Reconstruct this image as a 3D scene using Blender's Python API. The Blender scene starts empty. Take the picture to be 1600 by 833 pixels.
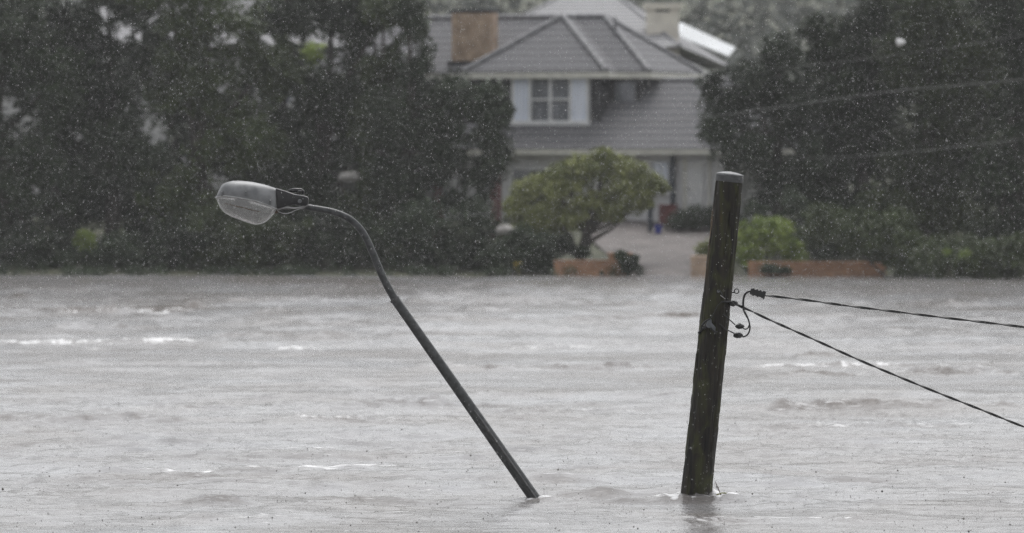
import bpy, bmesh, math, random
import numpy as np
from mathutils import Vector, Matrix
rnd = random.Random(7)
rng = np.random.default_rng(11)
R = math.radians
sc = bpy.context.scene
C = sc.collection

# ------------------------------------------------------------------ camera, sky, sun, exposure
F, H, HZ, D = 8889.0, 3.1, 256.0, 52.8     # focal length in photo pixels, eye height, horizon row, distance of the two poles
cam_d = bpy.data.cameras.new('camera'); cam = bpy.data.objects.new('camera', cam_d); C.objects.link(cam)
cam_d.sensor_width = 36; cam_d.lens = 200; cam_d.clip_start = 0.5; cam_d.clip_end = 4000
cam.location = (0, 0, H); cam.rotation_euler = (R(90) - math.atan((416.5 - HZ) / F), 0, 0)
cam_d.dof.use_dof = True; cam_d.dof.focus_distance = D + 0.1; cam_d.dof.aperture_fstop = 2.8
sc.camera = cam

SUN_EL, SUN_AZ = 66.0, 14.0
w = bpy.data.worlds.new('World'); sc.world = w; w.use_nodes = True
nt = w.node_tree; nt.nodes.clear()
sky = nt.nodes.new('ShaderNodeTexSky'); sky.sky_type = 'NISHITA'; sky.sun_disc = False
sky.sun_elevation = R(SUN_EL); sky.sun_rotation = R(SUN_AZ); sky.dust_density = 3.0; sky.air_density = 1.0
hs = nt.nodes.new('ShaderNodeHueSaturation'); hs.inputs['Saturation'].default_value = 0.10
bg = nt.nodes.new('ShaderNodeBackground'); bg.inputs['Strength'].default_value = 0.15
wo = nt.nodes.new('ShaderNodeOutputWorld')
nt.links.new(sky.outputs[0], hs.inputs['Color']); nt.links.new(hs.outputs[0], bg.inputs['Color']); nt.links.new(bg.outputs[0], wo.inputs['Surface'])
sl = bpy.data.lights.new('sun', 'SUN'); sl.energy = 1.0; sl.angle = R(35); sl.color = (1, 0.985, 0.96)
so = bpy.data.objects.new('sun', sl); C.objects.link(so)
az, el = R(SUN_AZ), R(SUN_EL)
sdir = Vector((math.sin(az) * math.cos(el), math.cos(az) * math.cos(el), math.sin(el)))
so.rotation_euler = sdir.to_track_quat('Z', 'Y').to_euler(); so.location = (0, -20, 60)
vs = sc.view_settings; vs.view_transform = 'Standard'; vs.look = 'None'; vs.gamma = 1; vs.use_curve_mapping = False
vs.exposure = 0.55
cy = sc.cycles
cy.max_bounces = 8; cy.diffuse_bounces = 3; cy.glossy_bounces = 3; cy.transmission_bounces = 6; cy.volume_bounces = 1; cy.transparent_max_bounces = 8
cy.use_denoising = True; cy.caustics_reflective = False; cy.caustics_refractive = False
cy.denoising_prefilter = 'NONE'; cy.denoising_input_passes = 'RGB_ALBEDO_NORMAL'
cy.use_adaptive_sampling = True; cy.adaptive_threshold = 0.01

# ------------------------------------------------------------------ helpers
def at(px, py, d):                     # the point of the place seen at a photo pixel, at distance d
    return Vector(((px - 800) / F * d, d, H - (py - HZ) / F * d))
def ppm(d): return F / d

class MB:
    def __init__(s): s.v = []; s.f = []
    def add(s, vs_, fs_):
        n = len(s.v); s.v += [tuple(p) for p in vs_]; s.f += [tuple(i + n for i in f) for f in fs_]; return s
    def box(s, a, b, M=None):
        x0, y0, z0 = a; x1, y1, z1 = b
        P = [(x0,y0,z0),(x1,y0,z0),(x1,y1,z0),(x0,y1,z0),(x0,y0,z1),(x1,y0,z1),(x1,y1,z1),(x0,y1,z1)]
        if M is not None: P = [M(*p) for p in P]
        return s.add(P, [(0,3,2,1),(4,5,6,7),(0,1,5,4),(1,2,6,5),(2,3,7,6),(3,0,4,7)])
    def tube(s, pts, rad, n=10, cap=True):
        pts = [Vector(p) for p in pts]
        if not hasattr(rad, '__len__'): rad = [rad] * len(pts)
        rings = []; up = None
        for i, p in enumerate(pts):
            t = (pts[min(i + 1, len(pts) - 1)] - pts[max(i - 1, 0)]).normalized()
            if up is None: up = t.orthogonal().normalized()
            up = (up - t * up.dot(t)).normalized(); sd = t.cross(up)
            rings.append([p + (up * math.cos(a) + sd * math.sin(a)) * rad[i] for a in [2 * math.pi * k / n for k in range(n)]])
        fs_ = []
        for i in range(len(pts) - 1):
            for k in range(n):
                fs_.append((i*n+k, i*n+(k+1) % n, (i+1)*n+(k+1) % n, (i+1)*n+k))
        if cap: fs_ += [tuple(range(n))[::-1], tuple(range((len(pts)-1)*n, len(pts)*n))]
        return s.add([q for r_ in rings for q in r_], fs_)
    def slab(s, poly, n, t):           # polygon extruded by thickness t along -n
        poly = [Vector(p) for p in poly]; n = Vector(n).normalized(); k = len(poly)
        lo = [p - n * t for p in poly]
        return s.add(poly + lo, [tuple(range(k)), tuple(range(2*k-1, k-1, -1))] + [(i, k+i, k+(i+1) % k, (i+1) % k) for i in range(k)])
    def build(s, name, mat, parent=None, smooth=False, bevel=0):
        me = bpy.data.meshes.new(name)
        off = Vector(parent_world(parent)) if parent else Vector((0,0,0))
        me.from_pydata([tuple(Vector(p) - off) for p in s.v], [], s.f); me.update()
        b = bmesh.new(); b.from_mesh(me); bmesh.ops.recalc_face_normals(b, faces=b.faces)
        if bevel: bmesh.ops.bevel(b, geom=b.edges[:], offset=bevel, segments=2, affect='EDGES', profile=0.5)
        b.to_mesh(me); b.free()
        me.materials.append(mat)
        if smooth:
            me.polygons.foreach_set('use_smooth', [True] * len(me.polygons)); me.set_sharp_from_angle(angle=R(40))
        o = bpy.data.objects.new(name, me); C.objects.link(o)
        if parent: o.parent = parent
        return o
def parent_world(o):
    v = Vector((0,0,0))
    while o: v += o.location; o = o.parent
    return v
def tag(o, label=None, cat=None, group=None, kind=None):
    if label: o['label'] = label
    if cat: o['category'] = cat
    if group: o['group'] = group
    if kind: o['kind'] = kind
    return o
def thing(name, loc, label, cat, group=None):
    o = bpy.data.objects.new(name, None); C.objects.link(o); o.location = loc; o.empty_display_size = .2
    return tag(o, label, cat, group)
def np_mesh(name, V, Q, mat, parent=None, attrs=None, smooth=False):
    me = bpy.data.meshes.new(name)
    off = np.array(parent_world(parent)) if parent else np.zeros(3)
    V = np.asarray(V, float) - off; Q = np.asarray(Q, np.int32); k = Q.shape[1]
    me.vertices.add(len(V)); me.vertices.foreach_set('co', V.astype(np.float32).ravel())
    me.loops.add(Q.size); me.loops.foreach_set('vertex_index', Q.ravel())
    me.polygons.add(len(Q)); me.polygons.foreach_set('loop_start', np.arange(0, Q.size, k, dtype=np.int32))
    me.polygons.foreach_set('loop_total', np.full(len(Q), k, np.int32))
    me.update(calc_edges=True)
    if smooth: me.polygons.foreach_set('use_smooth', [True] * len(Q))
    for n_, a in (attrs or {}).items():
        at_ = me.attributes.new(n_, 'FLOAT', 'POINT'); at_.data.foreach_set('value', np.asarray(a, np.float32))
    me.materials.append(mat)
    o = bpy.data.objects.new(name, me); C.objects.link(o)
    if parent: o.parent = parent
    return o

# value noise in numpy
_T = rng.random((256, 256)).astype(np.float64) * 2 - 1
def vnoise(x, y):
    xi = np.floor(x).astype(int); yi = np.floor(y).astype(int); fx = x - xi; fy = y - yi
    fx = fx*fx*fx*(fx*(fx*6-15)+10); fy = fy*fy*fy*(fy*(fy*6-15)+10)
    a = _T[xi & 255, yi & 255]; b = _T[(xi+1) & 255, yi & 255]; c = _T[xi & 255, (yi+1) & 255]; d = _T[(xi+1) & 255, (yi+1) & 255]
    return (a*(1-fx)+b*fx)*(1-fy) + (c*(1-fx)+d*fx)*fy
def fbm(x, y, o=4, g=0.5):
    s = 0; a = 1; 
    for i in range(o):
        s = s + a * vnoise(x * 2**i + 13.7*i, y * 2**i + 7.3*i); a *= g
    return s

# ------------------------------------------------------------------ materials
def mat_base(name):
    m = bpy.data.materials.new(name); m.use_nodes = True; n = m.node_tree; n.nodes.clear()
    o = n.nodes.new('ShaderNodeOutputMaterial'); p = n.nodes.new('ShaderNodeBsdfPrincipled')
    n.links.new(p.outputs[0], o.inputs['Surface']); return m, n, p, o
def simple(name, c1, c2=None, rough=.6, scale=6, stretch=(1,1,1), metal=0, bump=0, bscale=None, spec=.5, r2=None, detail=4, lo=.35, hi=.65):
    m, n, p, o = mat_base(name); c2 = c2 or tuple(x * .75 for x in c1)
    tc = n.nodes.new('ShaderNodeTexCoord'); mp = n.nodes.new('ShaderNodeMapping'); mp.inputs['Scale'].default_value = stretch
    n.links.new(tc.outputs['Object'], mp.inputs['Vector'])
    nz = n.nodes.new('ShaderNodeTexNoise'); nz.inputs['Scale'].default_value = scale; nz.inputs['Detail'].default_value = detail
    n.links.new(mp.outputs[0], nz.inputs['Vector'])
    cr = n.nodes.new('ShaderNodeValToRGB'); cr.color_ramp.elements[0].position = lo; cr.color_ramp.elements[1].position = hi
    cr.color_ramp.elements[0].color = (*c2, 1); cr.color_ramp.elements[1].color = (*c1, 1)
    n.links.new(nz.outputs[0], cr.inputs[0]); n.links.new(cr.outputs[0], p.inputs['Base Color'])
    p.inputs['Roughness'].default_value = rough; p.inputs['Metallic'].default_value = metal; p.inputs['Specular IOR Level'].default_value = spec
    if r2 is not None:
        mr = n.nodes.new('ShaderNodeMapRange'); mr.inputs[3].default_value = rough; mr.inputs[4].default_value = r2
        n.links.new(nz.outputs[0], mr.inputs[0]); n.links.new(mr.outputs[0], p.inputs['Roughness'])
    if bump:
        n2 = n.nodes.new('ShaderNodeTexNoise'); n2.inputs['Scale'].default_value = bscale or scale * 3; n2.inputs['Detail'].default_value = 4
        n.links.new(mp.outputs[0], n2.inputs['Vector'])
        b = n.nodes.new('ShaderNodeBump'); b.inputs['Strength'].default_value = bump; b.inputs['Distance'].default_value = .01
        n.links.new(n2.outputs[0], b.inputs['Height']); n.links.new(b.outputs[0], p.inputs['Normal'])
    return m
def tiles(name, c1, c2, course, vary=.5, rough=.55, bdist=.02, dirn='Z'):
    m, n, p, o = mat_base(name)
    tc = n.nodes.new('ShaderNodeTexCoord')
    wv = n.nodes.new('ShaderNodeTexWave'); wv.wave_type = 'BANDS'; wv.bands_direction = dirn; wv.wave_profile = 'SAW'
    wv.inputs['Scale'].default_value = 1 / course * 0.314; wv.inputs['Distortion'].default_value = .15
    n.links.new(tc.outputs['Object'], wv.inputs['Vector'])
    nz = n.nodes.new('ShaderNodeTexNoise'); nz.inputs['Scale'].default_value = 3.5; nz.inputs['Detail'].default_value = 9; nz.inputs['Roughness'].default_value = .75
    n.links.new(tc.outputs['Object'], nz.inputs['Vector'])
    mx = n.nodes.new('ShaderNodeMath'); mx.operation = 'MULTIPLY_ADD'; mx.inputs[1].default_value = vary
    n.links.new(wv.outputs['Fac'], mx.inputs[0])
    m2 = n.nodes.new('ShaderNodeMath'); m2.operation = 'MULTIPLY'; m2.inputs[1].default_value = 1 - vary * .5
    n.links.new(nz.outputs[0], m2.inputs[0]); n.links.new(m2.outputs[0], mx.inputs[2])
    cr = n.nodes.new('ShaderNodeValToRGB'); cr.color_ramp.elements[0].position = .2; cr.color_ramp.elements[1].position = .95
    cr.color_ramp.elements[0].color = (*c2, 1); cr.color_ramp.elements[1].color = (*c1, 1)
    n.links.new(mx.outputs[0], cr.inputs[0]); n.links.new(cr.outputs[0], p.inputs['Base Color'])
    b = n.nodes.new('ShaderNodeBump'); b.inputs['Strength'].default_value = .8; b.inputs['Distance'].default_value = bdist
    n.links.new(wv.outputs['Fac'], b.inputs['Height']); n.links.new(b.outputs[0], p.inputs['Normal'])
    p.inputs['Roughness'].default_value = rough
    return m
def bricks(name, c1, c2, mortar):
    m, n, p, o = mat_base(name)
    tc = n.nodes.new('ShaderNodeTexCoord'); mp = n.nodes.new('ShaderNodeMapping'); mp.inputs['Rotation'].default_value = (R(90), 0, 0)
    n.links.new(tc.outputs['Object'], mp.inputs['Vector'])
    br = n.nodes.new('ShaderNodeTexBrick'); br.inputs['Scale'].default_value = 1; br.inputs['Brick Width'].default_value = .24; br.inputs['Row Height'].default_value = .086
    br.inputs['Mortar Size'].default_value = .006; br.inputs['Color1'].default_value = (*c1, 1); br.inputs['Color2'].default_value = (*c2, 1); br.inputs['Mortar'].default_value = (*mortar, 1)
    n.links.new(mp.outputs[0], br.inputs['Vector'])
    nz = n.nodes.new('ShaderNodeTexNoise'); nz.inputs['Scale'].default_value = 4; nz.inputs['Detail'].default_value = 5
    n.links.new(tc.outputs['Object'], nz.inputs['Vector'])
    mx = n.nodes.new('ShaderNodeMixRGB'); mx.blend_type = 'MULTIPLY'; mx.inputs[0].default_value = .7
    cr = n.nodes.new('ShaderNodeValToRGB'); cr.color_ramp.elements[0].position = .3; cr.color_ramp.elements[0].color = (.4,.38,.36,1); cr.color_ramp.elements[1].position = .7; cr.color_ramp.elements[1].color = (1,1,1,1)
    n.links.new(nz.outputs[0], cr.inputs[0]); n.links.new(br.outputs[0], mx.inputs[1]); n.links.new(cr.outputs[0], mx.inputs[2])
    n.links.new(mx.outputs[0], p.inputs['Base Color']); p.inputs['Roughness'].default_value = .75
    return m
def leafmat(name, c1, c2, rough=.45):
    m, n, p, o = mat_base(name)
    a = n.nodes.new('ShaderNodeAttribute'); a.attribute_name = 'tone'
    cr = n.nodes.new('ShaderNodeValToRGB'); cr.color_ramp.elements[0].color = (*c2, 1); cr.color_ramp.elements[1].color = (*c1, 1)
    n.links.new(a.outputs['Fac'], cr.inputs[0]); n.links.new(cr.outputs[0], p.inputs['Base Color'])
    p.inputs['Roughness'].default_value = rough; p.inputs['Specular IOR Level'].default_value = .2
    return m

M = dict(
 galv=simple('galvanised_steel', (.075,.078,.08), (.035,.037,.038), rough=.32, scale=25, metal=.35, bump=.15, r2=.6),
 galv_dark=simple('weathered_steel', (.10,.10,.10), (.05,.05,.052), rough=.5, scale=30, metal=.2, bump=.15),
 housing=simple('cast_aluminium', (.22,.225,.23), (.13,.134,.138), rough=.34, scale=9, metal=.3, bump=.06, r2=.6),
 rim=simple('bright_rim', (.42,.42,.42), (.3,.3,.3), rough=.4, scale=20, metal=.4),
 black=simple('black_casting', (.014,.014,.016), (.008,.008,.009), rough=.35, scale=20, bump=.1),
 rubber=simple('black_cable_sheath', (.014,.014,.015), (.008,.008,.008), rough=.42, scale=40),
 steelwire=simple('steel_wire', (.35,.35,.35), (.2,.2,.2), rough=.4, metal=.5, scale=30),
 lampwhite=simple('white_reflector', (.34,.34,.32), (.24,.24,.22), rough=.4),
 greyblock=simple('grey_plastic', (.12,.13,.14), (.06,.065,.07), rough=.5, scale=12),
 capmetal=simple('lead_cap', (.20,.205,.21), (.10,.105,.11), rough=.5, scale=25, metal=.2, bump=.2),
 bark=simple('dark_bark', (.05,.042,.035), (.025,.022,.02), rough=.85, scale=8, stretch=(1,1,.3), bump=.4),
 wall_dark=simple('dark_painted_weatherboard', (.045,.045,.05), (.03,.03,.035), rough=.7, scale=3),
 wall_grey=simple('grey_render', (.76,.76,.77), (.64,.64,.66), rough=.8, scale=2),
 wall_pale=simple('pale_render', (.5,.5,.5), (.36,.36,.37), rough=.8, scale=1.5),
 cream=simple('cream_render', (.72,.68,.60), (.6,.56,.5), rough=.8, scale=3),
 white=simple('white_paint', (.8,.8,.8), (.68,.69,.7), rough=.5, scale=4),
 fascia=simple('cream_fascia', (.72,.71,.64), (.58,.57,.52), rough=.5, scale=4),
 curtain=simple('pale_blue_curtain', (.84,.88,.96), (.74,.79,.9), rough=.9, scale=14, stretch=(1,1,.05)),
 pane=simple('window_glass', (.26,.27,.30), (.12,.13,.145), rough=.1, scale=4, stretch=(1,1,.2), spec=.8),
 roof=tiles('grey_roof_tiles', (.15,.15,.16), (.045,.045,.05), .20, vary=.75, rough=.8),
 ridge=simple('ridge_tiles', (.22,.22,.23), (.13,.13,.14), rough=.6, scale=6),
 roof2=tiles('ribbed_pale_roof', (.30,.30,.31), (.07,.07,.075), .125, vary=1.3, rough=.8),
 sheet=simple('wet_white_roof_sheet', (.85,.87,.9), (.8,.82,.86), rough=.25, scale=1),
 brick_or=bricks('orange_brick', (.44,.23,.12), (.34,.17,.09), (.36,.29,.22)),
 brick_tan=bricks('tan_brick', (.56,.40,.28), (.46,.33,.23), (.4,.35,.3)),
 red=simple('red_painted_brick', (.18,.05,.05), (.12,.035,.035), rough=.6, scale=5),
 blue=simple('blue_plastic', (.03,.05,.42), (.025,.04,.32), rough=.35),
 bluetarp=simple('bright_blue_tarp', (.06,.25,.6), (.04,.18,.45), rough=.4),
 navy=simple('dark_blue_paint', (.03,.045,.07), (.02,.03,.045), rough=.5),
 stone=simple('pale_stone', (.34,.33,.31), (.24,.23,.22), rough=.8, scale=6, bump=.3),
 concrete=simple('wet_concrete', (.15,.132,.128), (.085,.075,.072), rough=.7, scale=1.2, bump=.1, r2=.75),
 ground=simple('wet_garden_soil', (.07,.075,.04), (.045,.05,.03), rough=.85, scale=.8, bump=.4),
 paint_green=simple('pale_green_plastic', (.16,.30,.10), (.10,.2,.06), rough=.6),
 band=simple('dark_lead_band', (.07,.072,.075), (.04,.041,.043), rough=.5, scale=25, bump=.15),
 straw=simple('reed', (.20,.20,.03), (.10,.11,.02), rough=.5),
 twig=simple('brown_twig', (.10,.06,.035), (.05,.03,.02), rough=.7),
 leaf_dark=leafmat('dark_wet_leaves', (.040,.062,.026), (.006,.010,.006)),
 leaf_mid=leafmat('olive_leaves', (.072,.100,.034), (.010,.015,.007)),
 leaf_grey=leafmat('grey_green_leaves', (.048,.070,.036), (.008,.012,.008)),
 leaf_yel=leafmat('yellow_green_leaves', (.34,.36,.135), (.07,.09,.035)),
 leaf_lime=leafmat('lime_green_leaves', (.30,.38,.08), (.08,.125,.035)),
 leaf_hedge=leafmat('hedge_leaves', (.06,.085,.045), (.018,.028,.015)),
 leaf_far=leafmat('far_wood_leaves', (.10,.108,.10), (.07,.076,.07), .9),  # greyed, low-contrast leaf colour carries part of the distant mist
)

# ------------------------------------------------------------------ terrain
def shore(x):                                   # distance of the flood's far edge
    return 158.5 - 7.5 * np.clip((np.asarray(x) - 9.5) / 7.0, 0, 1)
def ground_z(x, y):
    x = np.asarray(x, float); y = np.asarray(y, float)
    s = y - shore(x)
    z = np.where(s < 0, np.maximum(s * .25, -2.2), np.minimum(s * .135, 1.4))
    z = z + np.where(y > 185, (y - 185) * .02, 0)
    hill = 62 / (1 + np.exp(-(y - 640) / 95.0)) * (1 + .16 * fbm(x * .012 + 3, y * .012, 3)) + 0.05 * 0
    z = z + np.where(y > 190, hill * np.clip((y - 190) / 120, 0, 1), 0)
    bank = np.clip((-y - 60) / 30, 0, 1) * 4
    return z + bank
def build_ground():
    ys = np.concatenate([np.linspace(-110, 140, 30), np.linspace(142, 190, 120), np.linspace(192, 1100, 160)])
    xs = np.concatenate([np.linspace(-620, -34, 50), np.linspace(-32, 32, 100), np.linspace(34, 620, 50)])
    X, Y = np.meshgrid(xs, ys); Z = ground_z(X, Y) + np.where((Y > 150) & (Y < 190), .03 * fbm(X, Y, 3), 0)
    n, m_ = X.shape; I = np.arange(n*m_).reshape(n, m_)
    Q = np.stack([I[:-1,:-1], I[:-1,1:], I[1:,1:], I[1:,:-1]], -1).reshape(-1, 4)
    o = np_mesh('ground', np.stack([X, Y, Z], -1).reshape(-1, 3), Q, M['ground'], smooth=True)
    tag(o, kind='structure')
build_ground()
def gz(px, d): x = (px - 800) / F * d; return float(ground_z(x, d))

# driveway: a sheet over the terrain, widening up to the house
def build_drive():
    V = []; Q = []; N = 30; K = 12
    for i in range(N + 1):
        t = i / N; d = 156.5 + t * 13.5
        xl = 998 + (905 - 998) * min(1, t * 1.3); xr = 1082 + 50 * t
        for k in range(K + 1):
            px = xl + (xr - xl) * k / K; x = (px - 800) / F * d
            V.append((x, d, float(ground_z(x, d)) + .06))
    for i in range(N):
        for k in range(K):
            a = i * (K + 1) + k; Q.append((a, a + 1, a + K + 2, a + K + 1))
    o = np_mesh('driveway', V, Q, M['concrete'], smooth=True); tag(o, kind='structure')
build_drive()

# ------------------------------------------------------------------ flood water
def watermat():
    m, n, p, o = mat_base('muddy_flood_water')
    tc = n.nodes.new('ShaderNodeTexCoord')
    at_ = n.nodes.new('ShaderNodeAttribute'); at_.attribute_name = 'foam'
    def noise(sc_, det, st=(1,1,1), dist=0):
        mp = n.nodes.new('ShaderNodeMapping'); mp.inputs['Scale'].default_value = st
        n.links.new(tc.outputs['Object'], mp.inputs['Vector'])
        z = n.nodes.new('ShaderNodeTexNoise'); z.inputs['Scale'].default_value = sc_; z.inputs['Detail'].default_value = det; z.inputs['Distortion'].default_value = dist
        n.links.new(mp.outputs[0], z.inputs['Vector']); return z
    mud = noise(.35, 5, (1, .6, 1), 1.0)
    cr = n.nodes.new('ShaderNodeValToRGB'); cr.color_ramp.elements[0].position = .35; cr.color_ramp.elements[1].position = .65
    cr.color_ramp.elements[0].color = (.155,.142,.135,1); cr.color_ramp.elements[1].color = (.225,.225,.232,1)
    n.links.new(mud.outputs[0], cr.inputs[0])
    # foam flecks: white streaks drifting with the current, thresholded noise plus the crests' own foam
    fl = noise(13, 6, (.3, 1, 1), .9); big = noise(.22, 3, (.5, 1, 1))
    a1 = n.nodes.new('ShaderNodeMath'); a1.operation = 'MULTIPLY_ADD'; a1.inputs[1].default_value = .42
    n.links.new(at_.outputs['Fac'], a1.inputs[0]); n.links.new(fl.outputs[0], a1.inputs[2])
    a2 = n.nodes.new('ShaderNodeMath'); a2.operation = 'MULTIPLY_ADD'; a2.inputs[1].default_value = .28
    n.links.new(big.outputs[0], a2.inputs[0]); n.links.new(a1.outputs[0], a2.inputs[2])
    fr = n.nodes.new('ShaderNodeMapRange'); fr.inputs[1].default_value = .80; fr.inputs[2].default_value = .96
    n.links.new(a2.outputs[0], fr.inputs[0])
    st_ = n.nodes.new('ShaderNodeAttribute'); st_.attribute_name = 'silt_shade'
    ms = n.nodes.new('ShaderNodeMixRGB'); ms.inputs[2].default_value = (.062,.047,.036,1); ms.use_clamp = True  # dark tint for brown water and for painted-in dim wave faces
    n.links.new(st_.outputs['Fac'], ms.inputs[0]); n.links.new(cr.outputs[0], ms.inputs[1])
    mx = n.nodes.new('ShaderNodeMixRGB'); mx.inputs[2].default_value = (.66,.66,.67,1)
    n.links.new(fr.outputs[0], mx.inputs[0]); n.links.new(ms.outputs[0], mx.inputs[1]); n.links.new(mx.outputs[0], p.inputs['Base Color'])
    sp_ = n.nodes.new('ShaderNodeMapRange'); sp_.inputs[3].default_value = .5; sp_.inputs[4].default_value = .06   # cut gloss imitates wave faces that mirror less sky
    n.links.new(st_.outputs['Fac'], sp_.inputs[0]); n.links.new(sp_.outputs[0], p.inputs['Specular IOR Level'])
    rr = n.nodes.new('ShaderNodeMapRange'); rr.inputs[3].default_value = .17; rr.inputs[4].default_value = .8
    n.links.new(fr.outputs[0], rr.inputs[0]); n.links.new(rr.outputs[0], p.inputs['Roughness'])
    p.inputs['IOR'].default_value = 1.33
    b1 = n.nodes.new('ShaderNodeBump'); b1.inputs['Strength'].default_value = .5; b1.inputs['Distance'].default_value = .05
    s1 = noise(5, 6, (.55, 1, 1), .8); n.links.new(s1.outputs[0], b1.inputs['Height'])
    b2 = n.nodes.new('ShaderNodeBump'); b2.inputs['Strength'].default_value = .42; b2.inputs['Distance'].default_value = .008
    s2 = noise(28, 3, (1, 1, 1), .2); n.links.new(s2.outputs[0], b2.inputs['Height']); n.links.new(b1.outputs[0], b2.inputs['Normal'])
    n.links.new(b2.outputs[0], p.inputs['Normal'])
    return m
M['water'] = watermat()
def X_of(px, d): return (px - 800) / F * d
def d_of(py): return H * F / (py - HZ)
def build_water():
    tin = np.linspace(-.112, .112, 780); tout = .112 + np.geomspace(.004, 9, 26)
    T = np.concatenate([-tout[::-1], tin, tout])
    ys = np.concatenate([np.linspace(2, 41, 26), np.arange(42, 100, .105), np.arange(100, 166, .17)])
    Tm, Y = np.meshgrid(T, ys); X = Tm * np.maximum(Y, 42)
    core = np.clip(1 - (np.abs(Tm) - .112) / .05, 0, 1) * np.clip((Y - 36) / 5, 0, 1)
    wx = X + .8 * fbm(X * .15, Y * .15, 2); wy = Y + 1.2 * fbm(X * .1 + 40, Y * .1 + 9, 2)
    z = .030 * fbm(wx * .22, wy * .5, 3) + .017 * fbm(wx * 1.0 + 5, wy * 2.0, 4, .6) * (.45 + .9 * np.clip(fbm(X * .07 + 50, Y * .13 + 31, 2) + .45, 0, 1.3)) 
    rough_zone = np.clip(fbm(X * .06 + 20, Y * .11 + 3, 3) * 1.5 + .3, 0, 1.6)
    ridg = 1 - np.abs(fbm(wx * .7 + 31, wy * 1.6 + 8, 3)); z = z + .018 * rough_zone * np.clip(ridg, 0, 1) ** 3
    foam = np.zeros_like(z); silt_shade = np.zeros_like(z)
    silt_shade += .42 * np.clip(fbm(wx * .28 + 70, wy * .9 + 12, 5, .6) - .3, 0, 1)
    # standing waves of the current: centre row, x range, height (m), width (m), foam
    def ridge(py, x0, x1, h, wd, fo=0, seed=0, wig=.5, nf=1.2, fx=None):
        nonlocal z, foam, silt_shade
        d0 = d_of(py); a, b = X_of(x0, d0), X_of(x1, d0)
        m_ = np.clip((X - a) / (.12*(b-a)+.3), 0, 1) * np.clip((b - X) / (.12*(b-a)+.3), 0, 1)
        m_ = m_ * m_ * (3 - 2*m_)
        c = d0 + wig * fbm(X * .35 + seed, X * 0 + seed, 3)
        n_ = np.clip(.68 + .7 * fbm(X * nf + seed * 3, (Y - c) * .8 + seed, 4, .6), 0, 1.6)
        g = np.exp(-((Y - c) / wd) ** 2) * m_ * n_
        z += 1.3 * h * g * (1 + .35 * fbm(X * 3 + seed, Y * 2.2, 3, .6))
        sw = max(wd, d0 * d0 / 17636 * 1.7)
        silt_shade += .85 * np.clip(h / .06, .3, 1.2) * np.exp(-((Y - c + .55 * sw) / (.8 * sw)) ** 2) * m_ * np.clip(.82 + 1.0 * fbm(X * 1.1 + seed * 5, Y * 2.2, 5, .7), 0, 1)  # stirred-up mud, plus the darker look of near wave faces painted in
        if fo:
            fm = m_ if fx is None else m_ * np.clip((X - X_of(fx[0], d0)) / .4, 0, 1) * np.clip((X_of(fx[1], d0) - X) / .4, 0, 1)
            foam += fo * fm * np.exp(-((Y - c) / (wd * 1.1)) ** 2) * np.clip(.42 + .6 * fbm(X * 3.5 + seed, Y * 1.3, 5, .7), 0, .8)
    ridge(485, 90, 330, .075, .6, 1.05, 1, .9, 1.6); ridge(491, 60, 300, .06, .5, 1.1, 41, .7, 2.5); ridge(480, 120, 360, .07, .6, 0, 42, .7, 1.6)
    ridge(488, 0, 200, .07, 1.0, 0, 2)
    ridge(492, 380, 500, .07, .7, 0, 3)
    ridge(461, 10, 60, .10, .9, 0, 4); ridge(468, 260, 340, .05, .9, 0, 5)
    ridge(537, -60, 335, .035, .7, 1.5, 6, .5); ridge(545, 410, 530, .03, .4, 1.5, 7, .3)
    ridge(545, 120, 190, .02, .4, 1.0, 8, .3); ridge(569, 0, 460, .03, .6, .3, 9)
    ridge(577, 590, 1130, .052, .5, .35, 10, .8, 1.1); ridge(543, 760, 960, .03, .6, .8, 33, .5); ridge(541, 1130, 1300, .02, .5, .5, 34, .5)
    ridge(497, 860, 1130, .07, .9, 0, 11, .9); ridge(500, 500, 860, .04, 1.2, 0, 12, .9); ridge(483, 700, 840, .05, 1.0, 0, 35)
    ridge(585, 1140, 1640, .07, .7, .5, 13, .6); ridge(576, 1130, 1560, .05, .7, 1.35, 14, .9)
    ridge(556, 1150, 1330, .07, .8, 0, 15, .6); ridge(516, 1350, 1560, .05, .8, 0, 16)
    ridge(636, 470, 1000, .055, .45, 0, 17, .7, .8); ridge(640, 760, 1060, .04, .6, .35, 18, .6)
    ridge(620, 980, 1180, .03, .4, 0, 50, .5); ridge(606, 200, 560, .03, .5, 0, 51, .6); ridge(524, 300, 700, .05, .7, 0, 52, .7); ridge(512, 60, 300, .05, .7, 0, 53, .7); ridge(473, 600, 1050, .05, .9, 0, 54, .9); ridge(476, 1180, 1560, .05, .9, 0, 55, .9); ridge(700, 900, 1400, .02, .25, .2, 56, .5); ridge(745, 1150, 1600, .02, .2, .2, 57, .4); ridge(752, 0, 260, .02, .2, .2, 58, .4)
    ridge(641, 1150, 1650, .05, .4, .45, 19, .6); ridge(649, 1260, 1500, .035, .4, .2, 20)
    ridge(657, -60, 330, .045, .35, .3, 21, .6, .9); ridge(655, 380, 820, .045, .45, .6, 22, .6); ridge(661, 760, 960, .04, .35, .3, 36)
    ridge(667, 1150, 1560, .04, .4, .6, 23, .5); ridge(640, 60, 380, .035, .6, .2, 37)
    ridge(729, 180, 700, .022, .25, .8, 24, .4); ridge(706, 420, 560, .015, .2, .9, 25); ridge(696, 730, 820, .02, .25, 0, 38)
    ridge(783, 250, 420, .045, .22, .25, 26, .35, 1.6); ridge(779, 420, 860, .02, .2, .3, 27, .4)
    ridge(772, 850, 1000, .035, .2, .2, 28, .3, 2.0); ridge(778, 1150, 1330, .025, .25, .3, 29); ridge(788, 1150, 1400, .03, .25, 0, 30)
    ridge(783, 900, 1130, .022, .22, .4, 31, .3, 2.2); ridge(795, 990, 1060, .03, .2, .5, 32)
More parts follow.
